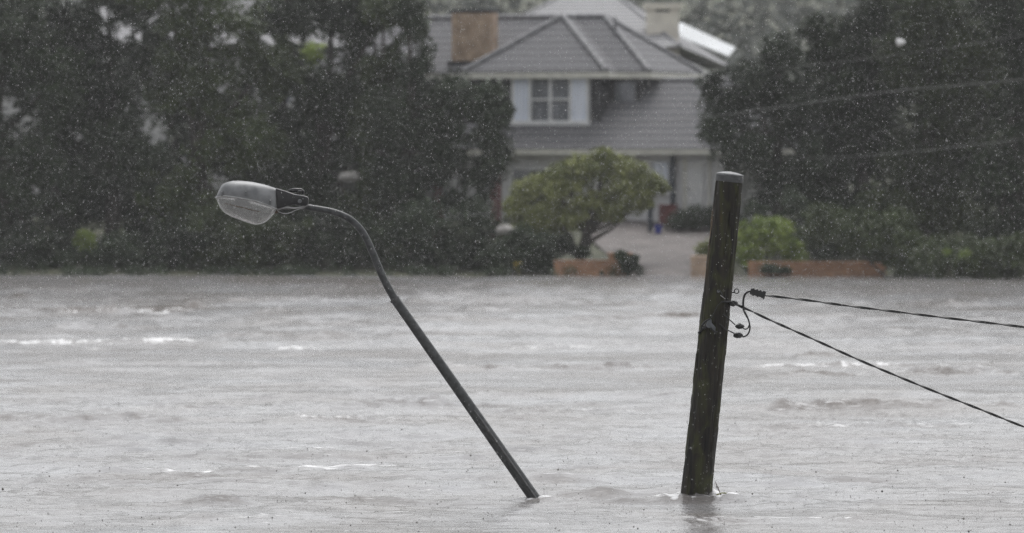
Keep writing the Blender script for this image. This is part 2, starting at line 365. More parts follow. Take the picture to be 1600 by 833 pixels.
    ridge(815, 100, 700, .02, .25, .3, 39, .6); ridge(818, 900, 1500, .02, .25, .25, 40, .6)
    # bow wave and wake at the timber pole and at the lamp post
    def around(px, py, r, h, fo):
        nonlocal z, foam
        d0 = d_of(py); x0 = X_of(px, d0); rr = np.sqrt(((X - x0) / 1.5) ** 2 + (Y - d0) ** 2)
        z += h * np.exp(-((rr - r * 1.25) / (r * .5)) ** 2) * (1 + .7 * fbm(X * 9, Y * 9, 2))
        z += .3 * h * np.exp(-(rr / (r * 5)) ** 2) * np.sin(rr / r * 3.2)
        z += .6 * h * np.exp(-(rr / (r * 1.6)) ** 2)
        dx = X - x0
        for sg_ in (-1, 1):      # the V-shaped wake trailing downstream
            z += .5 * h * np.exp(-((Y - d0 - sg_ * (.10 + .55 * dx)) / (.10 + .10 * np.clip(dx, 0, 9))) ** 2) * np.exp(-np.clip(dx, 0, 99) / 1.4) * (dx > 0) * (1 + .6 * fbm(X * 5, Y * 3, 2))
        z += .35 * h * fbm(X * 7 + 3, Y * 4, 3, .6) * np.exp(-((Y - d0) / (.35 + .3 * np.clip(dx, 0, 9))) ** 2) * np.exp(-np.clip(dx, 0, 99) / 1.6) * (dx > 0)
        foam += .5 * fo * np.clip(fbm(X * 6, Y * 5, 3), 0, 1) * np.exp(-((Y - d0) / (.15 + .3 * np.clip(dx, 0, 9))) ** 2) * np.exp(-np.clip(dx, 0, 99) / 1.0) * (dx > 0)
        foam += fo * np.exp(-((rr - r * 1.15) / (r * .35)) ** 2) * np.clip(.45 + fbm(X * 12, Y * 12, 2), 0, 1)
    around(1087, 779, .19, .036, 1.1); around(840, 776, .08, .026, .9)
    z = z * core
    n, m_ = X.shape; I = np.arange(n*m_).reshape(n, m_)
    Q = np.stack([I[:-1,:-1], I[:-1,1:], I[1:,1:], I[1:,:-1]], -1).reshape(-1, 4)
    # far sheets behind the camera share the same surface
    V = np.stack([X, Y, z], -1).reshape(-1, 3)
    o = np_mesh('water', V, Q, M['water'], attrs={'foam': (foam * core).ravel(), 'silt_shade': np.clip(silt_shade * core, 0, 1).ravel()}, smooth=True)
    tag(o, kind='structure')
    b = MB().add([(-490,-100,-.002),(490,-100,-.002),(490,2,-.002),(-490,2,-.002)], [(0,1,2,3)]).build('water', M['water']); tag(b, kind='structure')
build_water()

# ------------------------------------------------------------------ house (turned 22 degrees, right side towards us)
TH = R(22); cT, sT = math.cos(TH), math.sin(TH); DH = 173.0; S = ppm(DH)
OX = X_of(945, DH)
def hp(u, v, z): return Vector((OX + u * cT + v * sT, DH - u * sT + v * cT, z))
def hz(py): return H + (HZ - py) / S
r_, s_ = 2.30, 1.03
zE, zR, zL = hz(114), hz(27), hz(233)
house = thing('house', (OX, DH, 1.3), 'two storey house with grey tiled hip roof and white framed bay window above the driveway', 'house')
def wallbox(name, u0, u1, v0, v1, z0, z1, m, parent=house, bevel=0):
    return MB().box((u0, v0, z0), (u1, v1, z1), hp).build(name, m, parent, bevel=bevel)
UL = -9.0
wallbox('upper_wall', UL + .3, r_ - .3, -r_ + .1, r_ - .3, 3.2, zE, M['wall_dark'])
wallbox('wing_wall', -.98 - r_ + .3, -.98 + r_ - .3, -r_ - s_ + .3, -r_ + .28, 3.2, zE - .003, M['wall_dark'])
# upper roof with wing
def roof_main():
    b = MB(); e = .04
    A = hp(r_, -r_, zE); B = hp(r_, r_, zE); Cc = hp(UL, r_, zE); Dd = hp(UL, -r_, zE); P = hp(0, 0, zR); Qp = hp(UL + r_, 0, zR)
    wc = -.98
    W1 = hp(wc + r_, -r_ - s_, zE); W0 = hp(wc - r_, -r_ - s_, zE); Wr = hp(wc + r_, -r_, zE); Wl = hp(wc - r_, -r_, zE)
    WA = hp(wc, -s_, zR); WM = hp(wc, 0, zR)
    b.add([A, B, P], [(0,1,2)]); b.add([B, Cc, Qp, P], [(0,1,2,3)]); b.add([Cc, Dd, Qp], [(0,1,2)])
    b.add([Wr, A, P, WM], [(0,1,2,3)]); b.add([Dd, Wl, WM, Qp], [(0,1,2,3)])
    b.add([W1, Wr, WM, WA], [(0,1,2,3)]); b.add([W0, W1, WA], [(0,1,2)]); b.add([Wl, W0, WA, WM], [(0,1,2,3)])
    b.add([A, Wr, W1, W0, Wl, Dd, Cc, B], [(0,1,2,3,4,5,6,7)])
    rf = b.build('roof', M['roof'], house)
    for p, q in ((P, A), (P, B), (WA, W1), (WA, W0), (P, Qp), (WA, WM)):
        MB().tube([p + Vector((0,0,.03)), q + Vector((0,0,.03))], .085, 8).build('ridge_cap', M['ridge'], rf, True)
    up = Vector((0,0,-.04))
    for p, q in ((W0, W1), (W1, Wr), (Wr, A), (A, B), (Dd, Wl)):
        dr = (q - p).normalized(); nn = Vector((dr.y, -dr.x, 0)) * .07
        MB().add([p + up, q + up, q + up + Vector((0,0,-.17)), p + up + Vector((0,0,-.17)), p+up+nn, q+up+nn, q+up+nn+Vector((0,0,-.17)), p+up+nn+Vector((0,0,-.17))],
                 [(0,1,2,3),(4,5,6,7),(0,1,5,4),(1,2,6,5),(2,3,7,6),(3,0,4,7)]).build('gutter', M['fascia'], house)
roof_main()
# lower storey and its roof
vF = -4.2; vRg = -1.4; zTop = zL + (vRg - vF) * (zR - zE) / r_; uR = 9.0
def roof_low():
    b = MB(); rr = vRg - vF
    a = hp(UL, vF, zL); c = hp(uR, vF, zL); d_ = hp(uR, vF + 2*rr, zL); e = hp(UL, vF + 2*rr, zL); f = hp(uR - rr, vRg, zTop); g = hp(UL + rr, vRg, zTop)
    b.add([a, c, f, g], [(0,1,2,3)]); b.add([c, d_, f], [(0,1,2)]); b.add([d_, e, g, f], [(0,1,2,3)]); b.add([e, a, g], [(0,1,2)]); b.add([a, c, d_, e], [(3,2,1,0)])
    rf = b.build('lower_roof', M['roof'], house)
    MB().tube([f, c], .08, 8).build('ridge_cap', M['ridge'], rf, True); MB().tube([f, g], .08, 8).build('ridge_cap', M['ridge'], rf, True)
    for (u0, v0, u1, v1) in ((UL, vF, uR, vF), (uR, vF, uR, vF + 2*rr)):
        p, q = hp(u0, v0, zL - .02), hp(u1, v1, zL - .02); dr = (q - p).normalized(); nn = Vector((dr.y, -dr.x, 0)) * .08; dn = Vector((0,0,-.16))
        MB().add([p, q, q+dn, p+dn, p+nn, q+nn, q+nn+dn, p+nn+dn], [(0,1,2,3),(4,5,6,7),(0,1,5,4),(1,2,6,5),(2,3,7,6),(3,0,4,7)]).build('gutter', M['fascia'], house)
roof_low()
wallbox('lower_wall', UL + .3, 5.2, vF + .5, 1.0, .6, zL - .01, M['wall_grey'])
# lead flashing along the wing wall and side
MB().tube([hp(1.12, -3.1, hz(198)), hp(1.12, -2.0, hz(198)+.78)], .05, 6).build('flashing', M['ridge'], house)
# bay window on the wing
def window(u0, u1, v, z0, z1, curtains, muntins, name='window', proud=.18, fr=.07, fm_m=None):
    fm_m = fm_m or M['white']
    fm = MB(); fm.box((u0, v - proud, z0), (u1, v, z0 + fr), hp); fm.box((u0, v - proud, z1 - fr), (u1, v, z1), hp)
    fm.box((u0, v - proud, z0 + fr), (u0 + fr, v, z1 - fr), hp); fm.box((u1 - fr, v - proud, z0 + fr), (u1, v, z1 - fr), hp)
    for mu in muntins[0]: fm.box((mu - fr/2, v - proud + .004, z0 + fr), (mu + fr/2, v - .02, z1 - fr), hp)
    f = fm.build('window', fm_m, house)
    for (a, b_, zz) in muntins[1]: MB().box((a, v - proud + .008, zz - .03), (b_, v - .03, zz + .03), hp).build('glazing_bar', M['white'], f)
    MB().box((u0 + fr, v - .09, z0 + fr), (u1 - fr, v - .07, z1 - fr), hp).build('pane', M['pane'], f)
    for (a, b_) in curtains:
        cb = MB(); K = 14; P = []
        for k in range(K + 1):
            uu = a + (b_ - a) * k / K; vv = v - .115 + .012 * math.sin(k * 2.2)
            P += [hp(uu, vv, z0 + fr), hp(uu, vv, z1 - fr)]
        cb.add(P, [(2*k, 2*k+2, 2*k+3, 2*k+1) for k in range(K)]).build('curtain', M['curtain'], f)
    MB().box((u0 - .06, v - proud - .05, z0 - .07), (u1 + .06, v, z0 - .004), hp).build('sill', fm_m, f)
    return f
vW = -r_ - s_ + .3
uof = lambda px, v: ((px - 945) / S - v * sT) / cT
ua, ub, uc, um, ud = [uof(p, vW - .18) for p in (799, 827, 889, 858, 917)]
zm = hz(157)
window(ua, ud, vW, hz(193), hz(122), [(ua + .07, ub - .03), (uc + .03, ud - .07)], ([ub, um, uc], [(ub, uc, zm)]))
vS = -r_ + .1
window(uof(958, vS), uof(992, vS), vS, hz(163), hz(128), [], ([uof(975, vS)], []), proud=.06, fr=.05, fm_m=M['roof'])
# ground floor openings
vG = vF + .5
window(uof(1012, vG), uof(1044, vG), vG, hz(300), hz(250), [(uof(1014, vG)+.07, uof(1042, vG)-.05)], ([], []), proud=.06, fr=.06)
window(uof(800, vG), uof(868, vG), vG, hz(330), hz(262), [], ([uof(834, vG)], []), proud=.06, fr=.06)
dr = MB().box((uof(1066, vG), vG - .06, 1.42), (uof(1091, vG), vG - .01, hz(252)), hp).build('door', M['white'], house)
MB().box((uof(1060, vG), vG - .04, 1.42), (uof(1066, vG), vG, hz(248)), hp).build('door_frame', M['fascia'], dr)
MB().box((uof(1069, vG), vG - .10, 2.3), (uof(1071, vG), vG - .06, 2.42), hp).build('handle', M['steelwire'], dr)
MB().box((uof(1046, vG), vG - .30, 1.4), (uof(1052, vG), vG - .20, zL - .18), hp).build('porch_post', M['navy'], house)
MB().tube([hp(1.0, vW - .06, zE - .25), hp(1.0, vW - .06, hz(190))], .04, 8).build('downpipe', M['wall_dark'], house, True)
MB().tube([hp(uof(1100, vG), vG - .05, zL - .2), hp(uof(1100, vG), vG - .05, 1.45)], .045, 8).build('downpipe', M['fascia'], house, True)
MB().tube([hp(.6, -.7, zR - .6), hp(.6, -.7, zR - .05)], .05, 8).build('vent_pipe', M['ridge'], house, True)
# chimney of tan brick
ck = MB().box((uof(707, -1.9), -1.95, zE - .1), (uof(769, -1.9), -1.45, hz(20)), hp).build('chimney', M['brick_tan'], house)
MB().box((uof(705, -1.9) , -2.0, hz(20)), (uof(771, -1.9) , -1.40, hz(15)), hp).build('chimney_cap', M['wall_dark'], ck)
MB().box((uof(702, -1.9), -2.03, hz(102)), (uof(774, -1.9), -1.4, hz(96)), hp).build('flashing', M['wall_dark'], ck)

# ------------------------------------------------------------------ house behind with ribbed pale roof
D2 = 192.0
rear = thing('house', at(960, 250, D2), 'farther house showing only a ribbed pale roof and cream chimney over the tiled roof', 'house')
def q2(px, py, d): return at(px, py, d)
def rear_house():
    b = MB()
    apexL, apexR = q2(898, -18, 194), q2(948, -18, 194)
    e0, e1 = q2(700, 92, 188), q2(1062, 72, 187); e2 = q2(1150, 110, 200); e3 = q2(730, 92, 200)
    b.add([e0, e1, apexR, apexL], [(0,1,2,3)]); b.add([e1, e2, apexR], [(0,1,2)]); b.add([e2, e3, apexL, apexR], [(0,1,2,3)]); b.add([e3, e0, apexL], [(0,1,2)]); b.add([e0, e1, e2, e3], [(3,2,1,0)])
    rf = b.build('roof', M['roof2'], rear)
    for p, q in ((apexL, e0), (apexR, e1), (apexL, apexR), (apexR, e2)):
        MB().tube([p, q], .07, 8).build('ridge_cap', M['ridge'], rf, True)
    # bright translucent sheet on the right slope
    n = (e2 - e1).cross(apexR - e1).normalized()
    if n.z < 0: n = -n
    P = [q2(1056, 36, 190.5), q2(1066, 36, 190.8), q2(1149, 74, 196.5), q2(1138, 87, 195), q2(1064, 57, 190)]
    MB().slab([p + n * .0 for p in P], Vector((-.2,-.6,.8)), .06).build('skylight_sheet', M['sheet'], rear)
    lo = [Vector((p.x, p.y, 1.3)) for p in (e0, e1, e2, e3)]; ins = sum(lo, Vector()) / 4
    lo = [ins + (p - ins) * .92 for p in lo]; hi = [Vector((p.x, p.y, q.z - .25)) for p, q in zip(lo, (e0, e1, e2, e3))]
    MB().add(lo + hi, [(0,1,5,4),(1,2,6,5),(2,3,7,6),(3,0,4,7),(0,1,2,3),(4,5,6,7)]).build('wall', M['wall_grey'], rear)
    p0 = q2(1010, 90, 188.5); p1 = q2(1061, 90, 188.5); zt = q2(0, 14, 188.5).z
    ch = MB().box((p0.x, p0.y, p0.z - .6), (p1.x, p1.y + .8, zt)).build('chimney', M['cream'], rear)
    MB().box((p0.x - .08, p0.y - .08, zt), (p1.x + .08, p1.y + .88, q2(0, 5, 188.5).z)).build('chimney_cap', M['cream'], ch)
    MB().box((p0.x + .3, p0.y - .004, zt - .1), (p1.x - .3, p0.y + .1, zt - .03)).build('vent_slot', M['wall_dark'], ch)
rear_house()

# pale neighbouring house behind the left trees
nb = thing('house', at(330, 320, 186), 'pale walled house almost hidden behind the tall dark trees at left', 'house')
def neighbour():
    z0 = 1.3
    a = at(-120, 300, 186); b_ = at(560, 300, 186)
    wl = MB().box((a.x, 186, z0), (b_.x, 194, 6.9)).build('wall', M['wall_pale'], nb)
    y0, y1, yr = 185.5, 194.5, 190; zt, zr = 6.9, 8.9; xa, xb = a.x - .5, b_.x + .5
    MB().add([(xa,y0,zt),(xb,y0,zt),(xb,y1,zt),(xa,y1,zt),(xa+4.5,yr,zr),(xb-4.5,yr,zr)], [(0,1,5,4),(1,2,5),(2,3,4,5),(3,0,4),(0,1,2,3)]).build('roof', M['roof2'], nb)
    for px in (60, 250, 430):
        for zz in (2.4, 5.0):
            x = X_of(px, 186)
            f = MB().box((x - .6, 185.93, zz), (x + .6, 185.99, zz + 1.2)).build('window', M['white'], nb)
            MB().box((x - .52, 185.90, zz + .08), (x + .52, 185.925, zz + 1.12)).build('pane', M['pane'], f)
neighbour()

# ------------------------------------------------------------------ garden walls and small things
def gwall(name, px0, px1, pyt, d, m, label, cat, depth=.24, cap=True, zb=-.6, group=None):
    x0, x1 = X_of(px0, d), X_of(px1, d); zt = at(0, pyt, d).z
    t = thing(name, ((x0+x1)/2, d, 0), label, cat, group)
    MB().box((x0, d, zb), (x1, d + depth, zt - .05)).build('brickwork', m, t)
    MB().box((x0 - .02, d - .02, zt - .05), (x1 + .02, d + depth + .02, zt)).build('coping', m, t, bevel=.01)
    return t
gwall('garden_wall', 866, 951, 406, 158.0, M['brick_or'], 'low orange brick garden wall under the spreading tree at the water edge', 'wall')
gwall('gate_pillar', 951, 987, 395, 157.8, M['brick_or'], 'square orange brick pillar beside the round dark bush', 'pillar', .6)
gwall('gate_pillar', 1080, 1106, 400, 157.2, M['brick_tan'], 'dull tan brick pillar at the right side of the driveway', 'pillar', .5)
gwall('garden_wall', 1170, 1384, 409, 156.6, M['brick_or'], 'long low orange brick wall right of the timber pole', 'wall')
# small red brick wall at the house's steps
gwall('planter_wall', 1030, 1058, 319, 167.5, M['red'], 'short red painted brick wall in front of the house', 'wall', .3, zb=1.15)
rw = thing('garden_screen', at(778, 300, 165.5), 'narrow reddish timber screen showing at the edge of the left trees', 'screen')
for i, px in enumerate((769, 775, 781)):
    x = X_of(px, 165.5); MB().box((x - .05, 165.5, .8), (x + .05, 165.53, at(0, 258 + 6 * i, 165.5).z)).build('slat', M['red'], rw, bevel=.004)
MB().box((X_of(766,165.5), 165.531, 1.9), (X_of(784,165.5), 165.56, 1.98)).build('rail', M['red'], rw)
pk = thing('garden_screen', at(684, 310, 166.5), 'small reddish garden screen glimpsed through the left trees', 'screen')
for px in (679, 685, 691):
    x = X_of(px, 163.6); MB().box((x - .05, 163.6, .5), (x + .05, 163.63, at(0, 285, 163.6).z)).build('slat', M['red'], pk, bevel=.004)
# driveway things
def bucket():
    p = at(1028.5, 371, 166.0); z0 = float(ground_z(p.x, 166.0)) + .06
    t = thing('bucket', (p.x, 166.0, z0), 'blue plastic bucket standing on the driveway', 'bucket')
    b = MB(); n = 20; prof = [(.085, 0), (.115, .24), (.122, .24), (.122, .255), (.105, .255), (.08, .02)]
    V = []; Fc = []
    for r0, z in prof:
        for k in range(n): a = 2*math.pi*k/n; V.append((p.x + r0*math.cos(a), 166.0 + r0*math.sin(a), z0 + z))
    for i in range(len(prof)-1):
        for k in range(n): Fc.append((i*n+k, i*n+(k+1) % n, (i+1)*n+(k+1) % n, (i+1)*n+k))
    Fc += [tuple(range(n)), tuple(range((len(prof)-1)*n, len(prof)*n))]
    b.add(V, Fc).build('tub', M['blue'], t, True)
    MB().tube([(p.x + .12*math.cos(a), 166.0, z0 + .24 + .1*math.sin(a)) for a in [math.pi*k/10 for k in range(11)]], .004, 6).build('handle', M['steelwire'], t, True)
bucket()
p = at(1016, 362, 166.4); z0 = float(ground_z(p.x, 166.4)) + .05
t = thing('garden_post', (p.x, 166.4, z0), 'dark blue post with a box top beside the blue bucket', 'post')
MB().box((p.x - .07, 166.35, z0), (p.x + .07, 166.5, z0 + .62)).build('post', M['navy'], t, bevel=.01)
MB().box((p.x - .12, 166.30, z0 + .62), (p.x + .12, 166.55, z0 + .86)).build('letter_box', M['navy'], t, bevel=.02)
# blue tarp scrap beyond the lower roof
t0 = at(1087, 138, 170.4)
V = []; K = 8
for i in range(K):
    for j in range(5):
        V.append((t0.x + (i/7 - .5)*.34, t0.y + (j/4)*.18 + .03*math.sin(i*2), t0.z + .06*math.sin(i*1.7 + j) + j*.035 - .06))
b = MB().add(V, [(i*5+j, (i+1)*5+j, (i+1)*5+j+1, i*5+j+1) for i in range(K-1) for j in range(4)])
o = b.build('tarp', M['bluetarp'], None, True); tag(o, 'small crumpled bright blue tarp at the right edge of the grey tiled roof', 'tarp')
so_ = o.modifiers.new('thickness', 'SOLIDIFY'); so_.thickness = .01

def blob(name, px, py, d, rx, ry, rz, m, label, cat, seed):
    c = at(px, py, d); bm = bmesh.new(); bmesh.ops.create_icosphere(bm, subdivisions=3, radius=1)
    for v in bm.verts:
        n_ = 1 + .22 * math.sin(v.co.x*4 + seed) * math.cos(v.co.y*3.3 + seed*2) + .1 * math.sin(v.co.z*7 + seed)
        v.co = Vector((v.co.x*rx, v.co.y*ry, v.co.z*rz)) * n_
    me = bpy.data.meshes.new(name); bm.to_mesh(me); bm.free(); me.materials.append(m)
    me.polygons.foreach_set('use_smooth', [True]*len(me.polygons))
    o = bpy.data.objects.new(name, me); C.objects.link(o); o.location = c; tag(o, label, cat); return o

# ------------------------------------------------------------------ trees and shrubs
GAPS = [(195,50,11),(165,20,9),(218,55,7),(420,62,11),(486,80,17),(460,62,7),(130,380,14),(120,215,6),(245,212,9),(228,198,5),(15,168,10),(545,277,14),(510,218,11),
        (600,60,14),(640,78,13),(585,75,10),(620,48,9),(735,200,8),(728,190,5),(53,296,7),(85,296,6),(683,300,9),(712,286,8),(735,300,6),(632,240,7),(350,140,6),(450,160,9),(70,120,5),(126,424,9),(210,424,6),(238,32,6),(270,55,6),(655,265,6),(290,250,6)]
def leaves(Cn, Rn, n, size, gaps=(), flat=.6, tone_c=None, gap_soft=1.0):
    idx = rng.integers(0, len(Cn), n)
    u = rng.normal(size=(n, 3)); u /= np.linalg.norm(u, axis=1)[:, None]; rad = rng.random(n) ** .45
    P = Cn[idx] + u * (rad * Rn[idx])[:, None] * np.array([1, 1, flat])
    tone = np.clip((tone_c[idx] if tone_c is not None else rng.random(n)) * .82 + rng.random(n) * .18, 0, 1)
    if len(gaps):
        px = P[:,0] / P[:,1] * F + 800; py = HZ - (P[:,2] - H) / P[:,1] * F
        keep = np.ones(n, bool)
        for gx, gy, gr in gaps:
            dd = np.hypot(px - gx - 4*np.sin(py*.3), (py - gy) * .9) / (gr * gap_soft)
            keep &= ~((dd < .8) | ((dd < 1.5) & (rng.random(n) < .75)))
        P = P[keep]; tone = tone[keep]; n = len(P)
    a = rng.normal(size=(n, 3)); a[:,2] *= .6; a /= np.linalg.norm(a, axis=1)[:, None]
    b_ = rng.normal(size=(n, 3)); b_ -= a * (a*b_).sum(1)[:, None]; b_ /= np.linalg.norm(b_, axis=1)[:, None]
    s = size * (.6 + .8 * rng.random(n)); a *= s[:, None]; b_ *= (s * .42)[:, None]
    V = np.stack([P - a, P + b_, P + a, P - b_], 1).reshape(-1, 3)
    return V, np.arange(4*n).reshape(n, 4), np.repeat(tone, 4)
def plant(name, label, cat, d, base, blobs, n, size, m, group=None, trunk_r=.14, limbs=True, gaps=(), clump=.55, lean=0, per=26, bark=True, crown_name='crown'):
    """blobs: (px, py, rx_px, ry_px[, depth offset]) lobes of the crown."""
    bx = X_of(base, d); zb = float(ground_z(bx, d)) - .1
    t = thing(name, (bx, d, zb), label, cat, group)
    Cn = []; Rn = []; tn = []; s = ppm(d); tips = []
    for bl in blobs:
        px, py, rx, ry = bl[:4]; dd = d + (bl[4] if len(bl) > 4 else 0)
        c = np.array(at(px, py, dd)); rxm, rym = rx / s, ry / s
        k = max(5, int(per * (rxm * rym) ** .8 / (clump ** 1.6) * .35))
        tips.append(Vector(c))
        base_t = rng.random()
        for _ in range(k):
            v = rng.normal(size=3); v /= np.linalg.norm(v); q = rng.random() ** .5
            cr_ = clump * (.55 + .8 * rng.random())
            cr_ = min(cr_, min(rxm, rym) * .9)
            off = v * q * np.array([max(rxm - cr_*.6, .05), max(min(rxm, 2.2) - cr_*.6, .05), max(rym - cr_*.45, .05)])
            Cn.append(c + off); Rn.append(cr_); tn.append(np.clip(base_t * .55 + rng.random() * .45, 0, 1))
    Cn = np.array(Cn); Rn = np.array(Rn); tn = np.array(tn)
    Cn[:,2] = np.maximum(Cn[:,2], .12 + Rn * .2)
    V, Q, tone = leaves(Cn, Rn, n, size, gaps, .75, tn)
    V[:,2] = np.maximum(V[:,2], ground_z(V[:,0], V[:,1]) * 0 + .01 + rng.random(len(V))*.03)
    np_mesh(crown_name, V, Q, m, t, {'tone': tone})
    b = MB(); top = max(tips, key=lambda q: q.z); B0 = Vector((bx, d, zb))
    mid = B0.lerp(Vector((top.x, top.y, top.z)), .45) + Vector((lean, .1, 0))
    pts = [B0, B0.lerp(mid, .5) + Vector((rnd.uniform(-.08,.08), 0, 0)), mid, mid.lerp(top, .5), top]
    b.tube(pts, [trunk_r*1.25, trunk_r, trunk_r*.8, trunk_r*.5, trunk_r*.2], 10)
    b.build('trunk', M['bark'], t, True)
    if limbs:
        for q in tips:
            if (q - top).length < .2: continue
            st = pts[1].lerp(pts[3], rnd.uniform(.1, .8)); md = st.lerp(q, .5) + Vector((0, 0, rnd.uniform(-.1, .25)))
            MB().tube([st, md, q], [trunk_r*.5, trunk_r*.35, trunk_r*.12], 7).build('limb', M['bark'], t, True)
    return t
GL = 'tall dark trees on the flooded left bank'
# left mass
plant('tree', 'tall dark tree at the far left edge of the photo', 'tree', 163, 20, [(10,40,95,90),(-20,170,90,90),(50,280,85,90),(-10,370,80,70),(80,130,70,80),(60,390,60,45),(-60,0,100,120)], 24000, .085, M['leaf_dark'], GL, .22, gaps=GAPS)
plant('tree', 'broad dark tree with white glimmers near its top, left of the street lamp head', 'tree', 164.5, 175, [(170,20,95,80),(150,130,80,80),(210,230,90,85),(130,320,85,80),(230,370,70,60),(100,60,70,70)], 26000, .085, M['leaf_grey'], GL, .2, gaps=GAPS)
plant('tree', 'dark tree whose crown fills the space directly above the lamp head', 'tree', 163.5, 340, [(330,20,100,90),(300,130,90,85),(370,220,90,85),(290,310,85,80),(380,370,70,60),(420,100,60,80),(260,-30,90,80)], 27000, .085, M['leaf_mid'], GL, .2, gaps=GAPS)
plant('tree', 'dark tree rising behind the bend of the lamp arm', 'tree', 165.5, 500, [(520,10,95,90),(480,130,80,75),(550,170,80,75),(500,270,85,80),(560,350,80,70),(450,350,70,70),(600,20,60,60),(430,40,60,60)], 27000, .085, M['leaf_dark'], GL, .2, gaps=GAPS)
plant('tree', 'dark tree with a drooping crown partly covering the house wall', 'tree', 162.5, 640, [(620,190,75,70),(640,280,80,70),(690,230,70,85),(700,150,40,40),(650,100,35,60),(740,180,45,55),(760,150,32,40),(770,230,34,60),(730,290,55,60),(770,190,34,30),(790,175,18,16),(765,270,30,30),(640,30,28,60)], 24000, .08, M['leaf_grey'], GL, .16, gaps=GAPS)
plant('tree', 'slender dark tree beside the left edge of the tiled roof', 'tree', 164, 590, [(630,30,40,70),(600,110,50,50),(650,60,20,50),(600,20,45,40),(590,200,50,60),(585,300,60,60)], 12000, .08, M['leaf_mid'], GL, .13, gaps=GAPS)
# back row that closes the bank
for bx, lab, bl in ((90, 'dense dark tree standing behind the far left trees', [(60,60,110,110),(130,200,110,110),(20,300,110,90)]),
                (290, 'dense dark tree standing behind the crowns left of the lamp arm', [(250,70,100,110),(330,210,100,110),(230,310,110,90)]),
                (450, 'dense dark tree standing behind the crowns above the lamp arm', [(440,70,95,110),(480,210,100,110),(420,310,110,90)]),
                (610, 'dense dark tree standing behind the drooping crown left of the house', [(585,60,70,100),(620,200,90,90),(600,300,110,80)])):
    plant('tree', lab, 'tree', 171, bx, bl, 16000, .12, M['leaf_dark'], GL, .2, gaps=GAPS, clump=.8)
# understory of the left bank
GS = 'shrubs along the flooded left bank'
plant('shrub', 'dark shrub at the waterline below the far left tree', 'shrub', 160.3, 60, [(40,390,80,42),(110,405,60,28)], 7000, .07, M['leaf_dark'], GS, .04, gaps=GAPS, clump=.35)
plant('shrub', 'dark shrub at the waterline left of the lamp head', 'shrub', 160.0, 230, [(190,395,70,38),(270,385,75,48)], 8000, .07, M['leaf_grey'], GS, .04, gaps=GAPS, clump=.35)
plant('shrub', 'olive shrub at the waterline just below the lamp head', 'shrub', 159.9, 400, [(360,370,75,60),(440,375,75,55)], 10000, .07, M['leaf_mid'], GS, .04, gaps=GAPS, clump=.35)
plant('shrub', 'dark shrub at the waterline behind the curved lamp arm', 'shrub', 160.1, 560, [(520,375,70,58),(600,380,65,52)], 9000, .07, M['leaf_dark'], GS, .04, gaps=GAPS, clump=.35)
plant('shrub', 'grey green shrub at the waterline right of the lamp arm', 'shrub', 160.0, 700, [(660,365,65,66),(740,370,60,62),(700,400,90,30)], 10000, .07, M['leaf_grey'], GS, .04, gaps=GAPS, clump=.35)
plant('shrub', 'low shrub with tiny yellow flowers left of the orange brick wall', 'shrub', 158.9, 830, [(790,400,50,32),(845,395,34,36),(820,380,45,30)], 6500, .065, M['leaf_hedge'], GS, .03, clump=.28)
fc = at(812, 418, 158.1)
ft = thing('flowering_plant', (fc.x, 158.1, 0), 'tiny yellow flowers at the water edge left of the brick wall', 'flowers')
petal = simple('yellow_petals', (.6,.45,.03), rough=.6)
for k in range(6):
    c = at(812 + rnd.uniform(-8, 8), 414 + rnd.uniform(-5, 5), 158.1)
    sg_ = MB().tube([(fc.x, 158.15, 0), (c.x, 158.12, c.z - .01)], .004, 5).build('stem', M['straw'], ft)
    MB().tube([c - Vector((0,0,.02)), c + Vector((0,0,.004)), c + Vector((0,0,.012))], [.008,.032,.012], 7).build('flower', petal, sg_)
# things glimpsed among the left trees
blob('garden_rock', 790, 360, 159.0, .26, .25, .15, M['stone'], 'pale rounded garden rock above the low shrub left of the spreading tree', 'rock', 1)
blob('garden_rock', 546, 277, 162.8, .28, .2, .16, M['stone'], 'pale rounded rock glimpsed between the dark trees above the lamp arm', 'rock', 2)
blob('garden_rock', 126, 424, 159.2, .18, .2, .14, M['stone'], 'small pale rock at the waterline below the lime shrub', 'rock', 3)
plant('shrub', 'small lime green shrub glimpsed low in the dark left trees', 'shrub', 161.8, 132, [(132,380,20,22)], 1500, .07, M['leaf_lime'], None, .02, clump=.2)
plant('shrub', 'yellow green foliage glimpsed high between two dark left trees', 'shrub', 182, 486, [(486,82,24,22),(480,120,20,40)], 2500, .08, M['leaf_lime'], None, .05, clump=.25)
# spreading yellow green tree in front of the house
sp = plant('tree', 'spreading yellow green tree in front of the house, branches low over the brick wall', 'tree', 160.5, 903,
      [(870,300,62,38),(930,262,42,32),(840,335,50,34),(885,340,50,26),(975,300,48,34),(1010,290,34,22),(968,326,42,18),(815,310,26,30),(945,240,24,14),(880,275,44,24),(1030,292,18,12),(825,350,42,30),(858,352,36,22),(800,325,20,22),(900,262,42,26),(972,262,36,24),(1002,272,30,20),(1008,315,22,16),(850,285,36,22),(925,318,44,26),(955,338,32,14),(880,350,34,14)],
      27000, .06, M['leaf_yel'], None, .13, limbs=True, clump=.26, per=40, lean=.15)
for pts, rr in (([(905,402),(925,375),(955,358),(985,330)], .07), ([(900,402),(893,370),(870,345),(845,330)], .06), ([(906,400),(915,360),(930,320),(940,280)], .07)):
    MB().tube([at(a, b_, 160.2) for a, b_ in pts], [rr*1.3, rr, rr*.7, rr*.3], 8).build('limb', M['bark'], sp, True)
